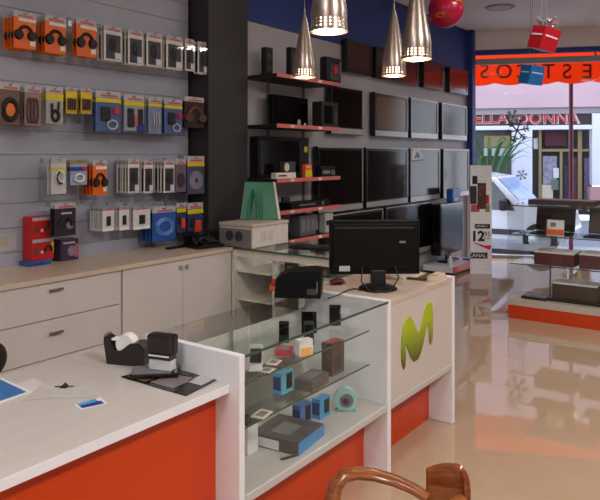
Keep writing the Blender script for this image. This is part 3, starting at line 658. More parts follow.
# ------------------------------------------------------------------ hanging packs on the slatted wall
def arch(mb, x, w, zc, r, tk=.012):
    pts = [(x, w*math.cos(a), zc+r*math.sin(a)) for a in [math.pi*k/12 for k in range(13)]]
    mb.tube(pts, tk, 8)
def pack_proto(kind):
    t = bpy.data.objects.new('hanging_pack', None); C.objects.link(t); t['category'] = 'packet'
    W, H = .15, .23
    P = lambda name, y0, y1, z0, z1, m, x0=.0045, x1=.0055: MB().span((x0, y0, z0), (x1, y1, z1)).build(name, m, t)
    def base(m, hm=lgrey, stripe=pinkred):
        t.name = {'white': 'hanging_accessory_pack', 'orange': 'hanging_headphone_pack'}.get(kind, 'hanging_blister_pack')
        MB().span((-.004, -W/2, 0), (.004, W/2, H*.84), bev=.002).build('card', m, t)
        b = MB(); b.span((-.002, -W/2, H*.842), (.002, W/2, H*.92)); b.span((-.002, -W/2, H*.92), (.002, -W*.08, H)); b.span((-.002, W*.08, H*.92), (.002, W/2, H)); b.span((-.002, -W*.081, H*.97), (.002, W*.081, H)); b.build('header', hm, t)
        if stripe: P('header_print', -W*.3, W*.4, H*.86, H*.91, stripe, .0025, .0035)
    if kind == 'orange':
        base(orangec); P('white_strip', -W*.3, W/2, H*.735, H*.82, offwhite)
        P('orange_band', -W/2, W/2, .01, H*.3, mat('vivid_orange', (226, 96, 12), .4))
        b = MB(); arch(b, .011, W*.3, H*.38, H*.22, .01); b.cyl((.006, -W*.3, H*.36), (.026, -W*.3, H*.36), .032, .026); b.cyl((.006, W*.3, H*.36), (.026, W*.3, H*.36), .032, .026); b.build('headphones', blackm, t, True)
        P('price_tag', W*.22, W*.46, H*.1, H*.24, offwhite, .006, .007)
    elif kind == 'white':
        base(offwhite); P('dark_window', -W*.4, W*.4, .012, H*.74, darkgrey); MB().ball((.006, -.01, H*.45), .03, (.35, 1, 1.4), 14).build('accessory', blackm, t, True)
        P('price_tag', W*.08, W*.42, .014, H*.24, paper, .006, .008)
        MB().span((.009, -W*.46, .004), (.018, W*.46, H*.8)).build('plastic_cover', clear, t)
    elif kind == 'ring':
        base(mat('pack_brown', (96, 66, 54), .4)); 
        b = MB(); pts = [(.012, math.cos(a)*.05, H*.36+math.sin(a)*.055) for a in [2*math.pi*k/24 for k in range(25)]]; b.tube(pts, .014, 8); b.build('headphones', blackm, t, True)
        MB().cyl((.0045, 0, H*.36), (.012, 0, H*.36), .036, .036, 24).build('orange_badge', orangec, t, True)
    elif kind == 'cable':
        base(mat('pack_tan', (134, 112, 106), .4)); b = MB()
        for yy in (-.04, -.01, .02): b.tube([(.012, yy+.018*math.cos(a), H*.38+.07*math.sin(a)) for a in [2*math.pi*k/16 for k in range(17)]], .006, 6)
        b.build('cable', brown, t, True)
    elif kind == 'yellow':
        base(mat('pack_clear', (168, 164, 160), .25)); P('yellow_band', -W/2, W/2, H*.64, H*.82, yellow)
        b = MB(); b.tube([(.014, .03*math.cos(a), H*.22+.03*math.sin(a)) for a in [2*math.pi*k/16 for k in range(17)]], .011, 8); b.tube([(.014, -.03, H*.2), (.014, -.03, H*.55)], .008); b.tube([(.014, .02, H*.22), (.014, .03, H*.6)], .007); b.build('cable', blackm, t, True)
    elif kind == 'smallyellow':
        base(mat('pack_gold', (176, 150, 50), .4)); P('yellow_band', -W/2, W/2, H*.6, H*.82, yellow); b = MB()
        for yy in (-.045, -.015, .015, .045): b.box((.01, yy, H*.36), (.012, .016, H*.42), bev=.004)
        b.build('plug', mat('plug_maroon', (70, 26, 34), .4), t)
    elif kind == 'blue':
        base(mat('pack_blue', (78, 98, 146), .3)); P('yellow_band', -W/2, W/2, H*.72, H*.82, yellow)
        MB().box((.012, -.02, H*.44), (.016, .055, .08), bev=.006).build('gadget', blackm, t); MB().box((.011, .045, H*.52), (.012, .03, .04), bev=.004).build('red_plug', red, t)
        b = MB(); b.tube([(.012, .02+.03*math.cos(a), H*.18+.025*math.sin(a)) for a in [2*math.pi*k/14 for k in range(15)]], .006, 6); b.build('cable', lgrey, t, True)
    elif kind == 'phone':
        base(mat('pack_pale', (150, 152, 164), .3)); P('yellow_band', -W/2, W/2, H*.7, H*.82, yellow)
        MB().box((.01, -.03, H*.36), (.014, .045, .12), bev=.006).build('case', blackm, t); MB().box((.009, .045, H*.4), (.01, .035, .1), bev=.004).build('strap', blackm, t); MB().box((.008, .01, H*.28), (.008, .02, .07), bev=.003).build('red_part', pinkred, t); P('blue_foot', W*.1, W/2, .0, H*.2, blued)
    elif kind == 'clear':
        base(mat('pack_bluegrey', (126, 138, 168), .2)); P('yellow_band', -W/2, W/2, H*.74, H*.82, yellow); b = MB()
        for yy in (-.03, .0, .03): b.tube([(.012, yy, .02), (.016, yy+.01, H*.3), (.012, yy, H*.6)], .007, 8)
        b.build('cable', lgrey, t, True)
    elif kind == 'brownphones':
        base(mat('pack_darkbrown', (52, 32, 32), .4), lgrey); b = MB(); arch(b, .012, .05, H*.34, .07, .013); b.cyl((.006, -.05, H*.32), (.03, -.05, H*.32), .035, .03); b.cyl((.006, .05, H*.32), (.03, .05, H*.32), .035, .03); b.build('headphones', brown, t, True)
    elif kind == 'coil':
        base(mat('pack_white', (200, 198, 204), .25), lgrey, None); P('yellow_band', -W/2, W/2, H*.66, H*.73, yellow); b = MB()
        b.tube([(.014, .005+.04*math.cos(a), H*.46+.038*math.sin(a)) for a in [2*math.pi*k/20 for k in range(21)]], .012, 8); b.build('coiled_cable', offwhite, t, True)
        b = MB(); b.tube([(.026, .005+.04*math.cos(a), H*.46+.038*math.sin(a)) for a in [math.pi*.6+math.pi*k/12 for k in range(13)]], .007, 8); b.build('black_cable_arc', blackm, t, True)  # black half loop of cable in front of the pale coil
    elif kind == 'bluebadge':
        base(mat('pack_bluewhite', (150, 160, 186), .3), ochre, None); P('blue_band', -W/2, W/2, H*.56, H*.72, blued); MB().box((.008, .05, H*.64), (.006, .035, .035), bev=.004).build('red_badge', red, t); b = MB(); b.tube([(.012, .04*math.cos(a), H*.28+.035*math.sin(a)) for a in [2*math.pi*k/16 for k in range(17)]], .01, 8); b.build('coiled_cable', paper, t, True)
    elif kind == 'disc':
        base(mat('pack_slate', (74, 76, 100), .3)); P('yellow_band', -W/2, W/2, H*.73, H*.84, yellow)
        MB().cyl((.0045, 0, H*.36), (.011, 0, H*.36), .058, .056, 32).build('disc', lilac, t, True); MB().cyl((.011, 0, H*.36), (.013, 0, H*.36), .014, .014, 16).build('hub', purple, t, True)
    elif kind == 'darkdisc':
        base(mat('pack_mauve', (104, 92, 98), .4)); MB().cyl((.0045, 0, H*.36), (.012, 0, H*.36), .052, .05, 28).build('disc', purple, t, True)
    elif kind == 'bluecoil':
        base(mat('pack_royal', (48, 84, 160), .25)); b = MB()
        for rr in (.04, .05, .058): b.tube([(.010, rr*math.cos(a), H*.42+rr*math.sin(a)) for a in [2*math.pi*k/24 for k in range(25)]], .006, 6)
        b.build('coiled_cable', mat('cable_blue', (70, 120, 180), .3), t, True)
    elif kind == 'yellowred':
        base(mat('pack_navy', (50, 60, 100), .3)); P('yellow_band', -W/2, W/2, H*.68, H*.82, yellow); MB().box((.01, .02, H*.3), (.014, .06, .08), bev=.006).build('red_plug', mat('plug_red', (214, 70, 40), .4), t); MB().box((.008, -.03, H*.42), (.01, .04, .06), bev=.004).build('black_part', blackm, t)
    elif kind == 'purple':
        base(mat('pack_purple', (52, 42, 56), .3), lgrey); P('title_strip', -W*.2, W*.3, H*.66, H*.72, lgrey); b = MB(); arch(b, .012, .04, H*.3, .06, .012); b.build('headset', blackm, t, True); MB().cyl((.005, .03, H*.32), (.012, .03, H*.32), .026, .026, 20).build('picture', lilac, t, True)
    elif kind == 'whitecard':
        base(mat('pack_ivory', (206, 204, 204), .4), mat('header_grey', (150, 146, 150), .5)); MB().box((.008, .0, H*.42), (.008, .05, .09), bev=.006).build('earphones', blackm, t); P('white_label', -W*.45, W*.45, .0, H*.12, paper, .0045, .005)
    return t
KINDTXT = {'orange': 'orange headphone pack', 'white': 'white-framed accessory pack with dark window', 'ring': 'brown pack with round black headphones', 'cable': 'tan pack of coiled brown cable', 'yellow': 'clear pack with yellow band and black cable', 'smallyellow': 'short gold pack with yellow band', 'blue': 'blue gadget pack with yellow band', 'phone': 'pale yellow-banded pack of black cases', 'clear': 'clear bluish cable pack', 'brownphones': 'dark brown headphone pack', 'coil': 'white pack with coiled white cable', 'bluebadge': 'short blue-banded pack with red badge', 'disc': 'slate pack holding a lilac disc', 'darkdisc': 'mauve pack with dark disc', 'bluecoil': 'royal blue pack with coiled cable', 'yellowred': 'navy yellow-banded pack with red plug', 'purple': 'dark purple headset pack', 'whitecard': 'ivory card pack with black earphones'}
ROWN = ['top row', 'second row', 'third row', 'lowest row']
rows = [
 [(14, 36, 12, 49, 'orange', 4), (45, 66, 16, 54, 'orange', 3), (76, 96, 19, 57, 'orange', 2), (104, 122, 26, 61, 'white', 3), (128, 143, 30, 65, 'white', 3), (146.5, 162, 33, 67, 'white', 2), (166, 182, 36, 69.5, 'white', 2), (185, 194, 39, 71, 'white', 1), (197.5, 207, 42, 74, 'white', 2)],
 [(0, 20, 83, 125, 'ring', 2), (24, 41, 86, 126, 'cable', 3), (46, 63, 87, 124, 'yellow', 3), (66, 77, 87, 114, 'smallyellow', 2), (80, 91, 88, 114, 'smallyellow', 3), (95, 120, 91, 132, 'blue', 2), (124, 144, 95, 131, 'phone', 2), (148, 161, 97, 134, 'clear', 3), (164, 182, 99, 134, 'blue', 2), (184.5, 204, 97, 128, 'brownphones', 2)],
 [(51, 66, 158, 194, 'coil', 2), (70, 87, 160, 185, 'bluebadge', 3), (93, 107, 160, 195, 'orange', 4), (128, 139, 159, 193, 'white', 5), (144, 153, 160, 193, 'white', 2), (164, 174.5, 160, 192.5, 'white', 4), (175.5, 186, 159, 192, 'darkdisc', 1), (187, 204, 156, 194, 'disc', 2)],
 [(54, 75, 203, 236, 'purple', 2), (102, 114, 207, 231, 'whitecard', 6), (119, 129, 206, 230, 'whitecard', 2), (133, 150, 206, 229, 'whitecard', 2), (152, 175, 207, 241, 'bluecoil', 4), (176.5, 186, 203, 232, 'yellowred', 1), (187.5, 203, 203, 236, 'yellowred', 2)],
]
protos = {}
ordn = ['leftmost', 'second', 'third', 'fourth', 'fifth', 'sixth', 'seventh', 'eighth', 'ninth', 'tenth']
depthn = ['front', 'second', 'third', 'fourth', 'fifth', 'sixth']
hookp = None
for ri, row in enumerate(rows):
    for si, (a, e, yt, yb, kind, n) in enumerate(row):
        XF_ = -4.0
        p0 = on_x(a, yb, XF_); p1 = on_x(e, yb, XF_); pt = on_x((a+e)/2, yt, XF_); pbm = on_x((a+e)/2, yb, XF_)
        w = p1.y-p0.y; h = pt.z-pbm.z; yc = (p0.y+p1.y)/2; cnt = 'stack' if n > 1 else 'hook'
        for k in range(n):
            lab = '%s, %s%s hook from left, %s' % (KINDTXT[kind], (depthn[k]+' on ') if n > 1 else 'only one on ', ordn[si], ROWN[ri])
            if kind not in protos: r = protos[kind] = pack_proto(kind)
            else: r = dup(protos[kind])
            r['label'] = lab; r['group'] = '%s packs hanging on the slatted wall' % kind if False else 'accessory packs hanging in the %s' % ROWN[ri]
            step = min(.04, .165/max(1, n))
            r.location = (XF_-k*step, yc+random.uniform(-.004, .004), pbm.z); r.scale = (1, w/.15, h/.23)
        # hook
        zt = pt.z-.03*h-.0026
        lab = 'metal display hook of the %s stack from the left, %s' % (ordn[si], ROWN[ri])
        if hookp is None:
            hookp = thing('display_hook', lab, 'hook', (slatx+.001, yc, zt), 0, 'metal hooks on the slatted wall')
            MB().tube([(.006, 0, 0), (.20, 0, 0), (.222, 0, .004), (.23, 0, .012)], .0028, 8).build('prong', chrome, hookp, True)
            MB().box((.003, 0, .0), (.006, .03, .04), bev=.001).build('back_plate', silver, hookp)
        else:
            dup(hookp, (slatx+.001, yc, zt), None, lab)
# boxes standing on the back counter
def redbox(label, z, yc):
    t = thing('headset_carton', label, 'carton', (-4.138, yc, z), .06)
    t.scale = (1, .87, .9)
    MB().span((-.05, -.1, 0), (.05, .1, .165), bev=.002).build('carton', red, t)
    MB().span((.0505, -.095, .135), (.052, .095, .16)).build('title_strip', lgrey, t); b = MB(); arch(b, .058, .03, .06, .045, .009)
    for v in b.bm.verts: v.co.y += .045
    b.build('headset_picture', blackm, t, True); MB().span((.0505, -.085, .04), (.052, -.045, .1)).build('picture', mat('picture_brown', (110, 60, 60), .5), t); MB().span((.0505, .075, .05), (.052, .098, .13)).build('yellow_patch', yellow, t); MB().span((.0505, -.02, .05), (.052, .0, .07)).build('white_print', paper, t)
p = on_x(42.5, 262, -4.09)
bb = thing('blue_carton', 'flat blue carton under the red headset cartons', 'carton', (-4.13, p.y-.03, CT+.001), .06)
MB().span((-.055, -.085, 0), (.075, .07, .03), bev=.002).build('carton', blue, bb); MB().span((.0755, -.06, .008), (.077, .03, .02)).build('label_patch', blued, bb)
redbox('red headset carton, lower of the two stacked on the back counter', CT+.032, p.y); redbox('red headset carton, upper of the two stacked on the back counter', CT+.032+.1495, p.y)
def purplebox(label, z, yc, x):
    t = thing('headset_box', label, 'carton', (x, yc, z), -.03); t.scale = (1, .85, .95)
    MB().span((-.05, -.085, 0), (.05, .085, .16), bev=.002).build('carton', purple, t); MB().cyl((.0505, .02, .07), (.053, .02, .07), .04, .04, 24).build('picture', lilac, t, True); MB().span((.0505, -.06, .125), (.052, .05, .14)).build('title_strip', lgrey, t); MB().span((.0505, .05, .02), (.052, .08, .12)).build('picture', pinkred, t)
p2 = on_x(69, 255, -4.09)
purplebox('dark purple headset box on the back counter right of the red cartons', CT+.001, p2.y+.005, -4.138)
# telephone on the back counter
pt = on_z(189, 244.5, CT)
ph = thing('desk_telephone', 'black desk telephone on the back counter before the dark column', 'telephone', (-3.81, pt.y-.02, CT+.001), -.2); ph.scale = (1.1, 1.08, 1.2)
MB().prism([(.11, -.13, 0), (.11, .11, 0), (-.1, .11, 0), (-.1, -.13, 0)], (0, 0, .02)).build('base', black, ph)
MB().prism([(.1, -.12, .0205), (.1, .1, .0205), (-.09, .1, .0205), (-.09, .1, .07), (-.09, -.12, .07)][0:1]+[(-.09, -.12, .0205), (-.09, -.12, .07)], (0, .22, 0)).build('sloped_body', blackg, ph)
b = MB(); b.tube([(.07, -.085, .06), (.04, -.085, .078), (-.04, -.085, .094), (-.09, -.085, .088)], .02, 10); b.ball((.07, -.085, .055), .028); b.ball((-.08, -.085, .082), .028); b.build('handset', blackg, ph, True)
b = MB()
for i in range(4):
    for j in range(3): b.box((.06-.03*i, .01+j*.028, .041+.0068*i*1.1), (.016, .018, .008), bev=.002)
b.build('keypad', darkgrey, ph)
pd = thing('black_remote', 'slim black remote lying beside the desk telephone', 'remote', (-3.93, on_z(163, 247, CT).y, CT+.001), .1)
MB().span((-.025, -.09, 0), (.025, .09, .018), bev=.006).build('body', black, pd); MB().span((-.015, -.07, .0185), (.015, .05, .02)).build('keys', darkgrey, pd)
# paper notice stuck flat on the slatted wall
nn = thing('stuck_notice', 'pale paper notice stuck low on the slatted wall at left edge', 'notice', (slatx+.002, on_x(6, 243, slatx).y-.05, on_x(6, 251, slatx).z))
MB().span((0, -.14, 0), (.002, .12, .12)).build('sheet', mat('notice_sheet', (176, 176, 182), .6), nn); MB().span((.0022, -.05, .03), (.0028, .06, .1)).build('print', mat('notice_print', (172, 170, 150), .6), nn)

# ------------------------------------------------------------------ printer and frame
pr = thing('photo_printer', 'boxy grey and white printer on the glass cabinet by the dark column', 'printer', (-3.62, 4.30, CT+.001))
MB().span((-.15, -.26, 0), (.215, .215, .165), bev=.008).build('body', mat('printer_white', (214, 206, 196), .45), pr)
MB().span((-.145, -.264, .004), (.2, -.2605, .15)).build('grey_side', mat('printer_grey', (126, 124, 128), .45), pr)
for xx in (-.03, .07): MB().cyl((xx, -.2645, .09), (xx, -.268, .09), .042, .042, 24).build('fan_grille', darkgrey, pr, True)
MB().span((-.155, -.265, .1655), (.22, .22, .195), bev=.008).build('lid', mat('printer_lid', (196, 186, 172), .45), pr)
MB().span((.2155, -.16, .05), (.218, -.09, .13)).build('vent', mat('vent_grey', (202, 194, 184), .5), pr); MB().span((.2155, -.05, .05), (.218, .0, .13)).build('vent', mat('vent_grey', (186, 178, 168), .5), pr)
pz = CT+.001+.205
fr = thing('photo_holder', 'green plastic photo holder seen from behind on the printer', 'photo frame', (-3.58, 4.33, pz), YAW)
Rf = Matrix.Rotation(math.radians(-14), 4, 'X')
MB().prism([Rf @ Vector(q) for q in ((-.165, .04, .004), (.165, .04, .004), (.115, .04, .33), (-.13, .04, .335))], Rf @ Vector((0, .014, 0))).build('back_board', green, fr)
MB().prism([Rf @ Vector(q) for q in ((.166, .037, .004), (.186, .037, .004), (.134, .037, .335), (.116, .037, .335))], Rf @ Vector((0, .02, 0))).build('white_edge', offwhite, fr)
MB().prism([(-.03, .025, .02), (-.015, .06, .24), (.015, .06, .24), (.03, .025, .02)], (0, -.008, 0)).build('panel_rib', mat('green_dark', (0, 104, 70), .4), fr)
b = MB(); b.tube([(-.06, .07, .25), (-.085, -.02, .14), (-.10, -.07, .002)], .009, 8); b.tube([(-.06, .07, .25), (-.02, -.02, .14), (-.005, -.07, .002)], .009, 8); b.build('support_leg', green, fr, True)
bpd = thing('black_slab', 'flat black device lying on the glass cabinet top', 'device', on_z(308, 250, CT)+Vector((0, .08, 0)), .1)
MB().span((-.17, -.1, 0), (.17, .1, .02), bev=.004).build('body', black, bpd); MB().span((-.08, -.05, .0205), (.08, .06, .023)).build('panel', darkgrey, bpd)

# ------------------------------------------------------------------ things on the counters
RZ = Matrix.Rotation
# monitor, seen from behind
pm = on_z(378, 289, CT)
mo = thing('computer_monitor', 'black flat monitor seen from behind on the logo counter', 'monitor', (pm.x, pm.y, CT+.001), YAW+.03)
MB().lathe([(0, 0), (.105, 0), (.11, .006), (.1, .014), (.04, .02), (0, .02)], 32).build('base', black, mo, True)
MB().box((0, 0, .06), (.085, .04, .1), bev=.008).build('neck', black, mo)
MB().box((-.02, .01, .235), (.51, .035, .305), bev=.008).build('panel_housing', mat('monitor_black', (9, 9, 10), .4, spec=.2), mo)
MB().box((-.02, -.012, .24), (.47, .012, .255), bev=.005).build('back_cover', mat('monitor_back', (7, 7, 8), .45, spec=.2), mo)
MB().box((-.02, -.0195, .345), (.44, .003, .012)).build('vent_band', mat('vent_dark', (34, 33, 34), .5), mo)
MB().box((.135, -.0195, .265), (.035, .003, .012)).build('maker_plate', grey, mo)
MB().box((-.19, -.0195, .118), (.06, .003, .03)).build('label_sticker', lgrey, mo)
MB().box((-.02, .0285, .25), (.48, .003, .27)).build('screen', screenm, mo)
b = MB(); b.tube([(-.09, -.02, .13), (-.1, -.05, .05), (-.06, -.1, .006), (-.02, -.12, .005)], .004, 8); b.tube([(.09, -.02, .13), (.11, -.04, .07), (.07, -.08, .02), (.03, -.12, .005)], .004, 8); b.build('cable', blackm, mo, True)
# cable lying across the counter
cpts = [on_z(x, y, CT+.005) for x, y in ((362, 290.5), (355, 288.5), (348, 290), (338, 295), (328, 298.5))]
tag(MB().tube(cpts, .0035, 8).build('black_cable', blackm, None, True), 'black cable lying along the counter between monitor and black printer', 'cable')
# mouse
pm2 = on_z(337, 284, CT)
ms = thing('computer_mouse', 'black and red computer mouse on the logo counter left of the monitor', 'mouse', (pm2.x-.0, pm2.y, CT+.001), YAW+.3)
b = MB(); b.ball((0, 0, .014), .03, (1.5, 1, .7)); 
for v in b.bm.verts: v.co.z = max(v.co.z, 0)
b.build('shell', black, ms, True); b = MB(); b.tube([(-.042, -.02, .012), (-.02, -.029, .02), (.02, -.029, .018), (.043, -.016, .010)], .006, 8); b.build('red_trim', red, ms, True)
# receipt printer on the glass counter
pk = on_z(299, 299, CT)
rp_ = thing('receipt_printer', 'squat black receipt printer on the far end of the glass counter', 'printer', (pk.x-.05, pk.y+.07, CT+.002), YAW-.1)
b = MB(); b.prism([(-.125, -.08, 0), (-.125, .09, 0), (-.115, .09, .12), (-.06, .09, .145), (.1, .09, .15), (.12, .09, .14), (.12, .09, 0)][0:1]+[(.12, -.08, 0), (.125, -.08, .135), (.09, -.08, .145), (-.05, -.08, .135), (-.115, -.08, .10)], (0, .17, 0)); b.build('housing', mat('printer_black', (8, 8, 8), .5, spec=.2), rp_)
MB().span((.05, -.0835, .02), (.1, -.0805, .05)).build('port_plate', darkgrey, rp_); MB().span((.1, -.0835, .03), (.105, -.0805, .09)).build('seam', grey, rp_)
rp2 = on_z(277, 291, CT)
ol = thing('orange_booklet', 'small orange and red booklet stack left of the black receipt printer', 'booklet', (rp2.x-.02, rp2.y+.03, CT+.002), YAW)
MB().span((-.045, -.05, 0), (.035, .05, .022), bev=.002).build('orange_cover', mat('booklet_orange', (222, 118, 40), .5), ol); MB().span((-.03, -.03, .0225), (.03, .05, .05), bev=.002).build('red_cover', mat('booklet_red', (170, 30, 50), .5), ol)
# keyboard and pads to the right
def flat(name, label, cat, quad, z, h, m, extra=None):
    P = [on_z(x, y, z) for x, y in quad]; c = sum(P, Vector())/len(P)
    t = thing(name, label, cat, (c.x, c.y, z+.001)); L = [Vector((p.x-c.x, p.y-c.y, 0)) for p in P]
    MB().prism(L, (0, 0, h)).build('sheet' if h < .01 else 'body', m, t)
    def inset(u0, v0, u1, v1, m2, nm='print', hh=.001):
        def q(u, v): return (L[0]*(1-u)+L[1]*u)*(1-v)+(L[3]*(1-u)+L[2]*u)*v
        MB().prism([q(u0, v0)+Vector((0, 0, h+.0004)), q(u1, v0)+Vector((0, 0, h+.0004)), q(u1, v1)+Vector((0, 0, h+.0004)), q(u0, v1)+Vector((0, 0, h+.0004))], (0, 0, hh)).build(nm, m2, t)
    if extra: extra(inset)
    return t
flat('keyboard', 'cream keyboard at the far edge of the logo counter', 'keyboard', ((385, 279), (404, 280.5), (414, 276), (396, 275)), CT, .018, cream, lambda i: i(.06, .12, .94, .88, lgrey, 'keys', .004))
flat('dark_notepad', 'dark brown notepad on the logo counter beside the monitor', 'notepad', ((406, 279.5), (425, 281), (436, 275.5), (418, 274.5)), CT, .012, mat('notepad_brown', (84, 66, 50), .5), lambda i: i(.05, .1, .5, .9, cream, 'page'))
flat('cream_card_reader', 'cream card reader near the right end of the logo counter', 'card reader', ((427, 281.5), (437, 282.3), (445.5, 277.6), (436, 276.6)), CT, .03, cream, lambda i: i(.15, .1, .85, .5, tan, 'keypad'))
# desk goods
def bro(i):
    i(.05, .05, .35, .6, mat('brochure_brown', (110, 76, 60), .3), 'print'); i(.4, .1, .75, .7, mat('brochure_grey', (120, 112, 112), .3), 'print'); i(.72, .5, .96, .92, lgrey, 'print'); i(.2, .75, .6, .92, darkgrey, 'print')
flat('brochure', 'black glossy brochure with phone pictures on the service desk', 'brochure', ((121, 377.5), (186, 396.5), (220, 379), (165, 366)), DZ, .003, blackg, bro)
P4 = on_z(157, 375, DZ)
pad = thing('stamp_pad', 'flat black and grey stamp pad lying on the brochure', 'stamp pad', (P4.x, P4.y, DZ+.0062), YAW+.12)
MB().span((-.095, -.06, 0), (.085, .05, .014), bev=.003).build('tray', blackg, pad); MB().span((-.09, -.05, .0145), (.06, .045, .019)).build('lid', grey, pad); MB().span((.07, -.05, .0145), (.08, .045, .018)).build('hinge', grey, pad)
P5 = on_z(162.5, 369, DZ+.026)
sm = thing('rubber_stamp', 'dark self-inking stamp standing on the stamp pad', 'stamp', (P5.x, P5.y, DZ+.0262), YAW-.35)
MB().box((0, 0, .1), (.115, .055, .078), bev=.014).build('cap', brownblack, sm); MB().box((0, 0, .052), (.1, .045, .02), bev=.003).build('lower_band', mat('stamp_band', (50, 44, 44), .25), sm)
MB().box((0, 0, .021), (.098, .04, .04), bev=.002).build('foot_frame', mat('stamp_clear', (206, 206, 208), .2), sm); MB().box((0, -.0282, .058), (.09, .002, .006)).build('white_line', paper, sm)
MB().box((.0585, 0, .1), (.003, .03, .07), bev=.001).build('end_plate', black, sm)
P6 = on_z(129, 363.5, DZ)
td = thing('tape_dispenser', 'dark tape dispenser with white tape roll at back of the service desk', 'tape dispenser', (P6.x-.0, P6.y, DZ+.001), YAW-.25)
prf = [(-.085, 0), (.075, 0), (.085, .03), (.085, .075), (.06, .095), (.02, .09), (-.02, .06), (-.045, .055), (-.075, .1), (-.098, .112), (-.1, .09), (-.088, .02)]
MB().prism([(x, -.03, z) for x, z in prf], (0, .06, 0)).build('body', brownblack, td)
MB().cyl((-.008, -.024, .083), (-.008, .024, .083), .04, .04, 28).build('tape_roll', paper, td, True)
MB().span((-.07, -.02, .095), (-.02, .02, .103), bev=.002).build('tape_strip', paper, td)
MB().box((-.098, 0, .116), (.006, .05, .008)).build('cutter', silver, td)
def bkl(i): i(.0, .06, .93, .93, mat('booklet_blue', (44, 112, 176), .3), 'print'); i(.1, .3, .6, .45, mat('booklet_text', (150, 186, 214), .4), 'title_print', .0022); i(.1, .55, .5, .65, ochre, 'title_print', .0022)
flat('booklet', 'blue booklet with white border at left edge of the service desk', 'booklet', ((-28, 414), (32, 393), (2, 379), (-52, 396)), DZ, .004, paper, bkl)
def crd(i): i(.05, .1, .5, .8, skyb, 'print'); i(.5, .1, .95, .9, blued, 'print')
flat('business_card', 'small blue and white card on the service desk', 'card', ((74, 406), (80, 410), (107, 404), (100, 398)), DZ, .002, paper, crd)
flat('loose_sheet', 'thin translucent plastic sheet lying beside the small blue card', 'sheet', ((22, 401), (60, 398), (100, 398), (92, 388), (40, 386)), DZ, .001, mat('sheet_pale', (200, 193, 188), .2))
flat('loose_sheet', 'white sheet of paper lying next to the blue booklet', 'sheet', ((12, 386), (33, 393), (52, 390), (34, 378)), DZ, .0008, mat('sheet_white', (212, 207, 206), .4))
pn = on_z(63, 389, DZ)
pe = thing('binder_clip', 'small black clip with a thin pen lying on the service desk', 'clip', (pn.x, pn.y, DZ+.003), .6)
MB().prism([(-.014, 0, 0), (.014, 0, 0), (0, 0, .014)], (0, .024, 0)).build('jaw', blackm, pe); MB().tube([(-.035, .012, .002), (.035, .016, .002)], .002, 8).build('wire', darkgrey, pe, True)
# chair behind the desk, at the left edge
_q = on_x(-9, 361, -2.72); OCX, OCY = _q.x, _q.y
oc = thing('office_chair', 'dark padded chair behind the service desk at left edge', 'chair', (OCX, OCY, 0), .5)
b = MB(); b.ball((0, 0, _q.z), .098, (.45, 1.0, .78), 28); b.build('backrest', mat('chair_dark', (34, 14, 18), .5), oc, True)
MB().tube([(.0, 0, _q.z-.06), (-.03, 0, .58), (.0, 0, .44)], .02, 10).build('back_stem', black, oc, True)
MB().box((.1, 0, .45), (.36, .40, .07), bev=.03).build('seat', mat('chair_dark', (34, 14, 18), .5), oc)
MB().cyl((.1, 0, .08), (.1, 0, .415), .025, .025, 16).build('column', black, oc, True)
for k in range(5):
    a = k*2*math.pi/5; MB().tube([(.1, 0, .085), (.1+.26*math.cos(a), .26*math.sin(a), .055)], [.022, .014], 8).build('leg', black, oc, True)
    MB().ball((.1+.26*math.cos(a), .26*math.sin(a), .022), .022).build('caster', blackm, oc, True)

# ------------------------------------------------------------------ goods in the glass display counter
def gx(px, py, z): return on_z(px, py, z)
def phone(label, px, py, z, w=.05, h=.105, m=black, tilt=.35, scr=screenm, rz=YAW):
    p = gx(px, py, z); t = thing('mobile_phone', label, 'phone', (p.x, p.y, z+.001), rz)
    R_ = RZ(-tilt, 4, 'X'); hh = h/2*math.cos(tilt)+.008
    MB().box((0, .0, hh), (w, .013, h), R_, .004).build('body', m, t); MB().box((0, -.0075, hh+.012), (w*.84, .002, h*.5), R_).build('screen', scr, t)
    MB().box((0, -.0075+.008, hh-.034), (w*.8, .003, h*.22), R_).build('keypad', grey, t)
    MB().prism([(-.015, .008, 0), (.015, .008, 0), (.015, .055, 0), (-.015, .055, 0)], (0, 0, .004)).build('stand', clear, t)
    return t
def cbox(name, label, cat, px, py, z, d, m, rz=0, extra=None):
    p = gx(px, py, z); t = thing(name, label, cat, (p.x, p.y, z+.001), rz)
    MB().span((-d[0]/2, -d[1]/2, 0), (d[0]/2, d[1]/2, d[2]), bev=.002).build('carton', m, t)
    if extra: extra(t, d)
    return t
def ph_box(t, d):
    MB().span((d[0]/2+.0004, -d[1]*.1, d[2]*.2), (d[0]/2+.0014, d[1]*.38, d[2]*.9)).build('phone_picture', blackm, t); MB().span((-d[0]*.4, -d[1]/2-.0014, d[2]*.2), (d[0]*.4, -d[1]/2-.0004, d[2]*.8)).build('side_print', blued, t)
def tags(t, d): MB().span((-d[0]*.3, -d[1]*.3, d[2]+.0004), (d[0]*.3, d[1]*.3, d[2]+.0014)).build('print', grey, t)
Z1, Z2, ZB = .772, .602, .372
phone('silver phone leaning at the near left end of the top glass shelf', 256, 372, Z1, .055, .11, lgrey, .5)
phone('black phone in the middle of the top glass shelf', 309, 346, Z1, .048, .11, black, .4)
phone('dark phone standing behind the red tags on the top glass shelf', 284, 344, Z1, .048, .1, black, .3)
phone('large black phone at the back of the top glass shelf', 309, 335, Z1, .075, .105, blackg, .1)
phone('small black phone at the far end of the top glass shelf', 335, 327, Z1, .06, .105, black, .15)
cbox('tag_card', 'pinkish tag card lying on the top glass shelf', 'card', 274, 363, Z1, (.05, .07, .004), mat('tag_pink', (220, 196, 190), .5), .3, tags)
cbox('tag_card', 'cream tag card nearest the front on the top glass shelf', 'card', 267, 371, Z1, (.05, .06, .004), cream, .2, tags)
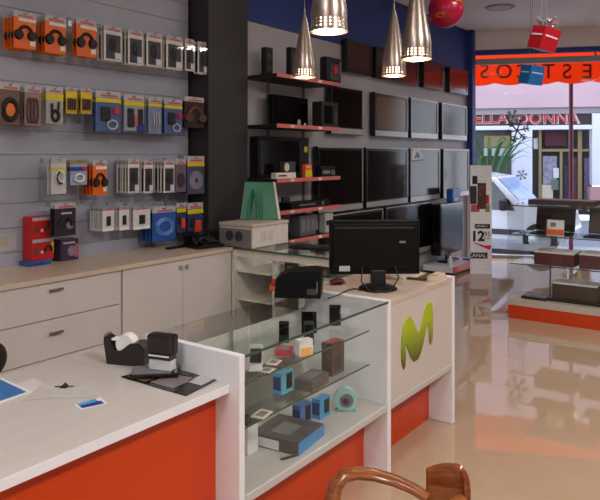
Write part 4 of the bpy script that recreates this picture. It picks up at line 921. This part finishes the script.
cbox('red_pouch', 'red phone pouch lying on the top glass shelf', 'pouch', 284, 353, Z1, (.07, .1, .02), mat('pouch_red', (176, 44, 66), .5), .5, tags)
def glow(t, d): MB().span((d[0]/2+.0004, -d[1]*.4, .0), (d[0]/2+.0014, d[1]*.4, d[2]*.5)).build('orange_print', mat('glow_orange', (250, 176, 90), .4), t)
cbox('phone_card', 'white box with glowing orange print on the top glass shelf', 'box', 304, 355, Z1, (.04, .07, .07), paper, -.4, glow)
def tagbox(t, d): MB().span((-d[0]*.4, -d[1]*.4, d[2]+.0004), (d[0]*.4, d[1]*.4, d[2]+.0014)).build('top_label', pinkred, t); MB().span((d[0]/2+.0004, -d[1]*.3, d[2]*.15), (d[0]/2+.0014, d[1]*.2, d[2]*.6)).build('picture', darkgrey, t)
cbox('phone_carton', 'upright brown phone carton near the far end on the second glass shelf', 'carton', 333, 373, Z2, (.06, .11, .155), mat('carton_brown', (88, 72, 68), .4), 0, tagbox)
cbox('phone_box', 'light blue phone box in the middle of the second glass shelf', 'box', 283, 392, Z2, (.05, .085, .095), mat('box_cyan', (96, 178, 208), .35), 0, ph_box)
cbox('accessory_box', 'grey accessory box on the second glass shelf beside the blue box', 'box', 312, 386, Z2, (.09, .16, .05), mat('box_grey', (96, 90, 88), .4), .1, tags)
cbox('tag_card', 'pair of cream price cards lying on the second glass shelf', 'card', 262, 415, Z2, (.06, .09, .004), cream, .2, tags)
cbox('phone_box', 'sky blue phone box standing farther back on the case floor', 'box', 321, 416, ZB, (.05, .09, .095), skyb, 0, ph_box)
cbox('phone_box', 'sky blue phone box behind the large flat carton on the case floor', 'box', 302, 424, ZB, (.05, .09, .10), mat('box_blue', (70, 130, 200), .35), 0, ph_box)
def bigbox(t, d):
    MB().span((d[0]/2+.0004, -d[1]/2+.001, .002), (d[0]/2+.0014, d[1]/2-.001, d[2]-.002)).build('blue_side', mat('carton_blue', (60, 140, 205), .35), t); MB().span((-d[0]*.42, -d[1]/2-.0014, .004), (d[0]*.1, -d[1]/2-.0004, d[2]*.8)).build('white_side', paper, t)
    MB().span((-d[0]*.2, -d[1]*.3, d[2]+.0004), (d[0]*.2, d[1]*.2, d[2]+.0014)).build('picture', grey, t)
cbox('modem_carton', 'flat dark carton with blue side on the floor of the display counter', 'carton', 288, 440, ZB, (.24, .24, .055), mat('carton_dark', (78, 74, 76), .4), .12, bigbox)
p = gx(349, 411, ZB)
ts = thing('clamshell_pack', 'round turquoise clamshell pack at far end of the display counter', 'packet', (p.x-.02, p.y, ZB+.001), YAW)
MB().cyl((0, -.02, .058), (0, .02, .058), .058, .058, 32).build('shell', mat('clam_turquoise', (166, 212, 206), .2), ts, True); MB().cyl((.004, -.0205, .054), (.004, -.024, .054), .034, .034, 24).build('headset', grey, ts, True); MB().ball((0, -.022, .05), .018, (1, .5, 1)).build('earpiece', purple, ts, True); MB().span((-.05, -.02, 0), (.05, .02, .01), bev=.002).build('foot', teal, ts)
p = gx(294, 460, ZB)
pg = thing('price_strip_holder', 'thin dark price holder lying at front of the display counter floor', 'price holder', (p.x-.03, p.y, ZB+.001), 1.2)
MB().span((-.035, -.008, 0), (.035, .008, .004), bev=.001).build('strip', darkgrey, pg); MB().span((-.03, .0085, 0), (.03, .02, .002)).build('label_paper', lgrey, pg)
p = gx(251, 456, ZB)
wb = thing('white_carton', 'narrow white carton standing at the near end of the display counter', 'carton', (p.x-.06, p.y+.03, ZB+.001), 0)
MB().span((-.05, -.04, 0), (.05, .03, .125), bev=.002).build('carton', paper, wb); MB().span((-.05, -.04, .1255), (.05, .03, .14)).build('dark_lid', darkgrey, wb)

# goods behind glass in the back cabinet
for i, (xx, zz_, lab, m_) in enumerate(((-3.10, .719, 'dark camera case in the back glass cabinet beside the white upright', blackm), (-2.80, .719, 'dark boxed phone in the back glass cabinet behind the receipt printer', darkgrey))):
    t = thing('camera_case', lab, 'case', (xx, 4.2, zz_+.0)); MB().span((-.07, -.05, 0), (.07, .05, .09), bev=.015).build('case', m_, t); MB().span((-.04, -.053, .02), (.04, -.0505, .06)).build('pocket', grey, t)

# ------------------------------------------------------------------ pendant lamps
lampglow = emis('lamp_glow', (255, 232, 200), 4.0)
def pendant_proto():
    t = thing('pendant_lamp', '', 'lamp', (0, 0, 0), 0, 'conical steel pendant lamps')
    R0_, Hh = .072, .40
    # shade: cone with three rows of square perforations near the rim
    b = MB(); seg = 72; prof = []
    nz = [0, .008, .013, .020, .026, .033, .039, .046, .08]
    def rad(z): return R0_*(1-.06*(z/.07)) if z <= .07 else R0_*.94*(1-((z-.07)/(Hh-.07)))**.86+.004
    zs = nz+[.14, .19, .24, .29, .33, .36, .385, .40]
    rings = [[b.bm.verts.new((rad(z)*math.cos(2*math.pi*k/seg), rad(z)*math.sin(2*math.pi*k/seg), z)) for k in range(seg)] for z in zs]
    for i in range(len(zs)-1):
        for k in range(seg):
            if i in (2, 4, 6) and k % 3 != 0: 
                if k % 3 == 1: continue
            b.bm.faces.new((rings[i][k], rings[i][(k+1) % seg], rings[i+1][(k+1) % seg], rings[i+1][k]))
    b.build('shade', steel, t, True)
    MB().cyl((0, 0, .012), (0, 0, .016), .062, .062, 40).build('diffuser', lampglow, t, True)
    MB().cyl((0, 0, .02), (0, 0, .085), .048, .03, 24).build('bulb', lampglow, t, True)
    MB().cyl((0, 0, .4), (0, 0, .43), .007, .004, 12).build('cord_grip', steel, t, True)
    MB().cyl((0, 0, .43), (0, 0, CEIL-2.14-.02), .0022, .0022, 8).build('cord', grey, t, True)
    MB().lathe([(0, CEIL-2.14-.03), (.05, CEIL-2.14-.03), (.055, CEIL-2.14-.002), (0, CEIL-2.14-.002)], 24).build('ceiling_rose', steel, t, True)
    return t
lp = None
for (px, py, Zd), lab in zip(((329, 32, 2.50), (416.5, 59.5, 3.07), (304.5, 77.5, 4.05), (394, 76, 3.85)), ('largest steel cone lamp, cut off by the top of the picture', 'large steel cone lamp to the right overlapping a smaller one', 'slim steel cone lamp hanging before the salmon-edged shelf', 'steel cone lamp partly behind the larger right-hand one')):
    P = EYEP+ray(px, py)*Zd; P.z = 2.14 if False else P.z
    if lp is None: lp = r = pendant_proto()
    else: r = dup(lp)
    r.location = P; r['label'] = lab
    ld = bpy.data.lights.new('lamp_bulb', 'POINT'); ld.energy = 3; ld.color = (1, .85, .66); ld.shadow_soft_size = .03
    lo = bpy.data.objects.new('lamp_light', ld); C.objects.link(lo); lo.location = P+Vector((0, 0, -.03))
# balloon and hanging boxes
P = EYEP+ray(446, 9)*6.2
bl = thing('hanging_ball', 'shiny crimson balloon with yellow marks hanging from the ceiling', 'balloon', P)
blm = mat('balloon_crimson', (176, 16, 58), .25, var=.25, scale=5)
MB().ball((0, 0, 0), .165, (1, 1, 1.08), 36).build('balloon', blm, bl, True)
for a, r_ in ((-.6, .05), (.5, .06), (-1.9, .05)):
    dv = Vector((math.cos(a-.95)*.8, math.sin(a-.95)*.8, -.45 if a < 0 else .3)).normalized(); tmp = MB(); c0 = dv*.1672
    s1 = dv.cross(Vector((0, 0, 1))).normalized(); s2 = dv.cross(s1)
    tmp.tube([dv*.168+s1*r_*math.cos(q)*.8+s2*r_*math.sin(q)*.35 for q in [k*math.pi/7 for k in range(15)]], .008, 6); tmp.build('yellow_mark', mat('mark_yellow', (196, 120, 20), .4), bl, True)
MB().tube([(0, 0, .178), (0, 0, CEIL-P.z-.002)], .002, 6).build('string', grey, bl)
def hang(px, py, Zd, sz, m, lab, rot, ribbon):
    P = EYEP+ray(px, py)*Zd; t = thing('gift_box', lab, 'box', P, YAW, 'gift boxes hanging at the window')
    R_ = Matrix.Rotation(rot[2], 4, 'Z') @ Matrix.Rotation(rot[0], 4, 'X') @ Matrix.Rotation(rot[1], 4, 'Y')
    b = MB(); b.box((0, 0, 0), (sz*.96, sz*.96, sz*1.08), R_, .004); b.build('carton', m, t)
    b = MB()
    for s_ in (-1, 1):
        b.box(R_ @ Vector((0, s_*(sz*.48+.002), sz*.12)), (sz*.72, .003, sz*.07), R_); b.box(R_ @ Vector((s_*(sz*.48+.002), 0, sz*.12)), (.003, sz*.72, sz*.07), R_)
    b.build('white_print', paper, t)
    b = MB()
    for q in (-.28, .28): b.tube([R_ @ Vector((q*sz, 0, sz*.54)), Vector((q*sz*.5, 0, sz*.95)), Vector((0, 0, CEIL-P.z-.002))], .0025, 6)
    b.build('string', grey, t)
    if ribbon:
        b = MB()
        for k in range(9):
            a = k*.7; p0 = R_ @ Vector((.05*math.cos(a), .05*math.sin(a), sz*.54)); b.tube([p0, p0+Vector((.02*math.cos(a*1.7), .02, .05)), p0+Vector((.05*math.cos(a), .05*math.sin(a), .07+.03*math.sin(a*3)))], .012, 6)
        b.build('ribbon_bow', silver, t, True)
hang(544, 39, 6.0, .19, mat('gift_red', (176, 20, 34), .35), 'red gift box with silver bow hanging before the window', (.22, .2, .35), True)
hang(531.5, 75, 7.2, .19, mat('gift_blue', (34, 120, 190), .35), 'blue gift box hanging lower in front of the orange awning', (.15, .1, .32), False)

# ------------------------------------------------------------------ wooden chair
ch = thing('wooden_armchair', 'bent cherry wood armchair in the foreground at the counter', 'chair', (-.98, 1.68, 0))
AZ = .655
b = MB()
arc = [on_z(x, y, z) for x, y, z in ((430, 499, .64), (414, 489, .648), (395, 480.5, .655), (375, 475, .66), (357, 473, .662), (344, 476, .655), (336, 485, .63), (332, 500, .59), (329, 540, .50))]
org = Vector((-.98, 1.68, 0))
last = arc[-1]; arc += [last+Vector((-.015, .0, -.2)), Vector((last.x-.02, last.y, .0))]
b.tube([p-org for p in arc], [.018, .02, .022, .023, .024, .025, .025, .024, .022, .02, .018], 12, (1.15, .75)); b.build('armrest', chairwood, ch, True)
# curved backrest board
bk0 = on_z(428.5, 500, .66); c2 = on_z(463, 505, .66)
b = MB(); n = 14; cen = Vector(((bk0.x+c2.x)/2-.14, (bk0.y+c2.y)/2-.10, 0)); rA, rB = [], []
pA, pB = on_z(427, 487, .665), on_z(467, 495, .665)
ctrl = [Vector((pA.x, pA.y, 0)), None, Vector((pB.x, pB.y, 0))]
mid = (ctrl[0]+ctrl[2])/2; perp = Vector((ctrl[2].y-ctrl[0].y, -(ctrl[2].x-ctrl[0].x), 0)).normalized()
c1 = mid+Vector((.045, .085, 0))
rings = []
for k in range(n+1):
    q = k/n; p = ctrl[0]*(1-q)**2+c1*2*q*(1-q)+ctrl[2]*q*q
    tdir = ((c1-ctrl[0])*(1-q)+(ctrl[2]-c1)*q).normalized(); nrm = Vector((-tdir.y, tdir.x, 0))
    hgt = .735-.10*max(0, (q-.45)/.55)**2-.012*max(0, (.25-q)/.25)**2
    rings.append([b.bm.verts.new(v-org) for v in (p-nrm*.009+Vector((0, 0, .52)), p-nrm*.009+Vector((0, 0, hgt-.008)), p+Vector((0, 0, hgt)), p+nrm*.009+Vector((0, 0, hgt-.008)), p+nrm*.009+Vector((0, 0, .52)))])
for A, B in zip(rings, rings[1:]):
    for k in range(5): b.bm.faces.new((A[k], A[(k+1) % 5], B[(k+1) % 5], B[k]))
b.bm.faces.new(rings[0]); b.bm.faces.new(rings[-1][::-1])
b.build('backrest', wood('cherry_dark', (104, 50, 20), (136, 72, 32), .2), ch, True)
e1 = Vector((pB.x, pB.y, 0)); a1 = Vector((pA.x, pA.y, 0))
b = MB(); na = [Vector((e1.x-.01, e1.y-.01, .655)), Vector((e1.x-.06, e1.y-.16, .64)), Vector((e1.x-.16, e1.y-.32, .62)), Vector((last.x+.02, last.y-.42, .57)), Vector((last.x-.01, last.y-.43, .3)), Vector((last.x-.02, last.y-.43, 0))]
b.tube([p-org for p in na], [.018, .022, .024, .025, .021, .018], 12, (1.15, .75)); b.build('armrest', chairwood, ch, True)
sx0, sx1, sy0, sy1 = last.x+.03, a1.x-.05, last.y-.40, last.y-.04
MB().span((sx0-org.x, sy0-org.y, .42), (sx1-org.x, sy1-org.y, .46), bev=.015).build('seat', chairwood, ch)
for (x, y) in ((a1.x-.03, a1.y-.02), (e1.x-.06, e1.y-.06)): MB().tube([(x-org.x, y-org.y, .54), (x-org.x+.0, y-org.y, .3), (x-org.x+.03, y-org.y, 0)], .018, 10).build('leg', chairwood, ch, True)
b = MB(); b.tube([(last.x-.005-org.x, last.y-org.y, .44), (a1.x-.03-org.x, a1.y-.02-org.y, .44)], .015, 8); b.tube([(last.x-.005-org.x, last.y-.43-org.y, .44), (e1.x-.06-org.x, e1.y-.06-org.y, .44)], .015, 8); b.build('side_rail', chairwood, ch, True)

# ------------------------------------------------------------------ lights
P = on_z(500, 7, CEIL)
dl = thing('recessed_downlight', 'flat round recessed downlight in the ceiling near the window', 'lamp', (P.x, P.y, CEIL-.012))
MB().lathe([(0, .004), (.16, .004), (.19, .0), (.2, .011), (0, .011)], 32).build('ring', mat('downlight_ring', (150, 138, 138), .5), dl, True); MB().cyl((0, 0, .0), (0, 0, .003), .14, .14, 28).build('lens', lgrey, dl, True)
panel = emis('fill_diffuser', (255, 248, 240), 2.5); lfp = None
for i, (x, y, e) in enumerate(((-.6, -1.2, 45), (1.5, 1.4, 120), (1.7, 5.0, 70), (-1.6, .2, 14), (-1.2, 5.6, 22), (0.6, 8.6, 30))):  # panels added out of view as fill light for the interior
    lab = 'added unseen ceiling fill panel %s' % ['behind the viewer', 'to the right of the desk', 'right of the walkway', 'above the service desk', 'above the walkway by the televisions', 'near the window'][i]
    if lfp is None:
        lfp = thing('added_fill_panel', lab, 'lamp', (x, y, CEIL-.04), 0, 'added ceiling fill panels')
        MB().span((-.32, -.32, 0.012), (.32, .32, .039)).build('housing', white, lfp); MB().span((-.28, -.28, 0), (.28, .28, .011)).build('diffuser', panel, lfp)
    else: dup(lfp, (x, y, CEIL-.04), None, lab)
    ld = bpy.data.lights.new('fill_area_light', 'AREA'); ld.energy = e; ld.size = .56; ld.color = (1, .985, .97)
    lo = bpy.data.objects.new('fill_area_light', ld); C.objects.link(lo); lo.location = (x, y, CEIL-.06)
sd = bpy.data.lights.new('sun', 'SUN'); sd.energy = 3.0; sd.angle = .02; sd.color = (1, .95, .86)
so = bpy.data.objects.new('sun', sd); C.objects.link(so); dirv = (-N*.55+U*.25+Vector((0, 0, -1.15))).normalized(); so.rotation_euler = dirv.to_track_quat('-Z', 'Y').to_euler()
w = bpy.data.worlds.new('sky'); bpy.context.scene.world = w; w.use_nodes = True; nt = w.node_tree; bg = nt.nodes['Background']
tc = nt.nodes.new('ShaderNodeTexCoord'); sp = nt.nodes.new('ShaderNodeSeparateXYZ'); rp = nt.nodes.new('ShaderNodeValToRGB')
nt.links.new(tc.outputs['Generated'], sp.inputs[0]); nt.links.new(sp.outputs['Z'], rp.inputs[0]); nt.links.new(rp.outputs[0], bg.inputs[0])
rp.color_ramp.elements[0].color = (.85, .9, 1, 1); rp.color_ramp.elements[1].color = (.45, .62, 1, 1); bg.inputs[1].default_value = 2.5

# ------------------------------------------------------------------ camera
cam = bpy.data.cameras.new('camera'); co = bpy.data.objects.new('camera', cam); C.objects.link(co)
cam.sensor_fit = 'HORIZONTAL'; cam.sensor_width = 36; cam.lens = F_PX/600*36; cam.shift_y = -(250-HOR)/600; cam.clip_start = .02
co.location = EYEP; co.rotation_euler = (math.radians(90), 0, YAW)
sc_ = bpy.context.scene; sc_.camera = co
sc_.view_settings.view_transform = 'Standard'; sc_.view_settings.look = 'None'; sc_.view_settings.exposure = 0
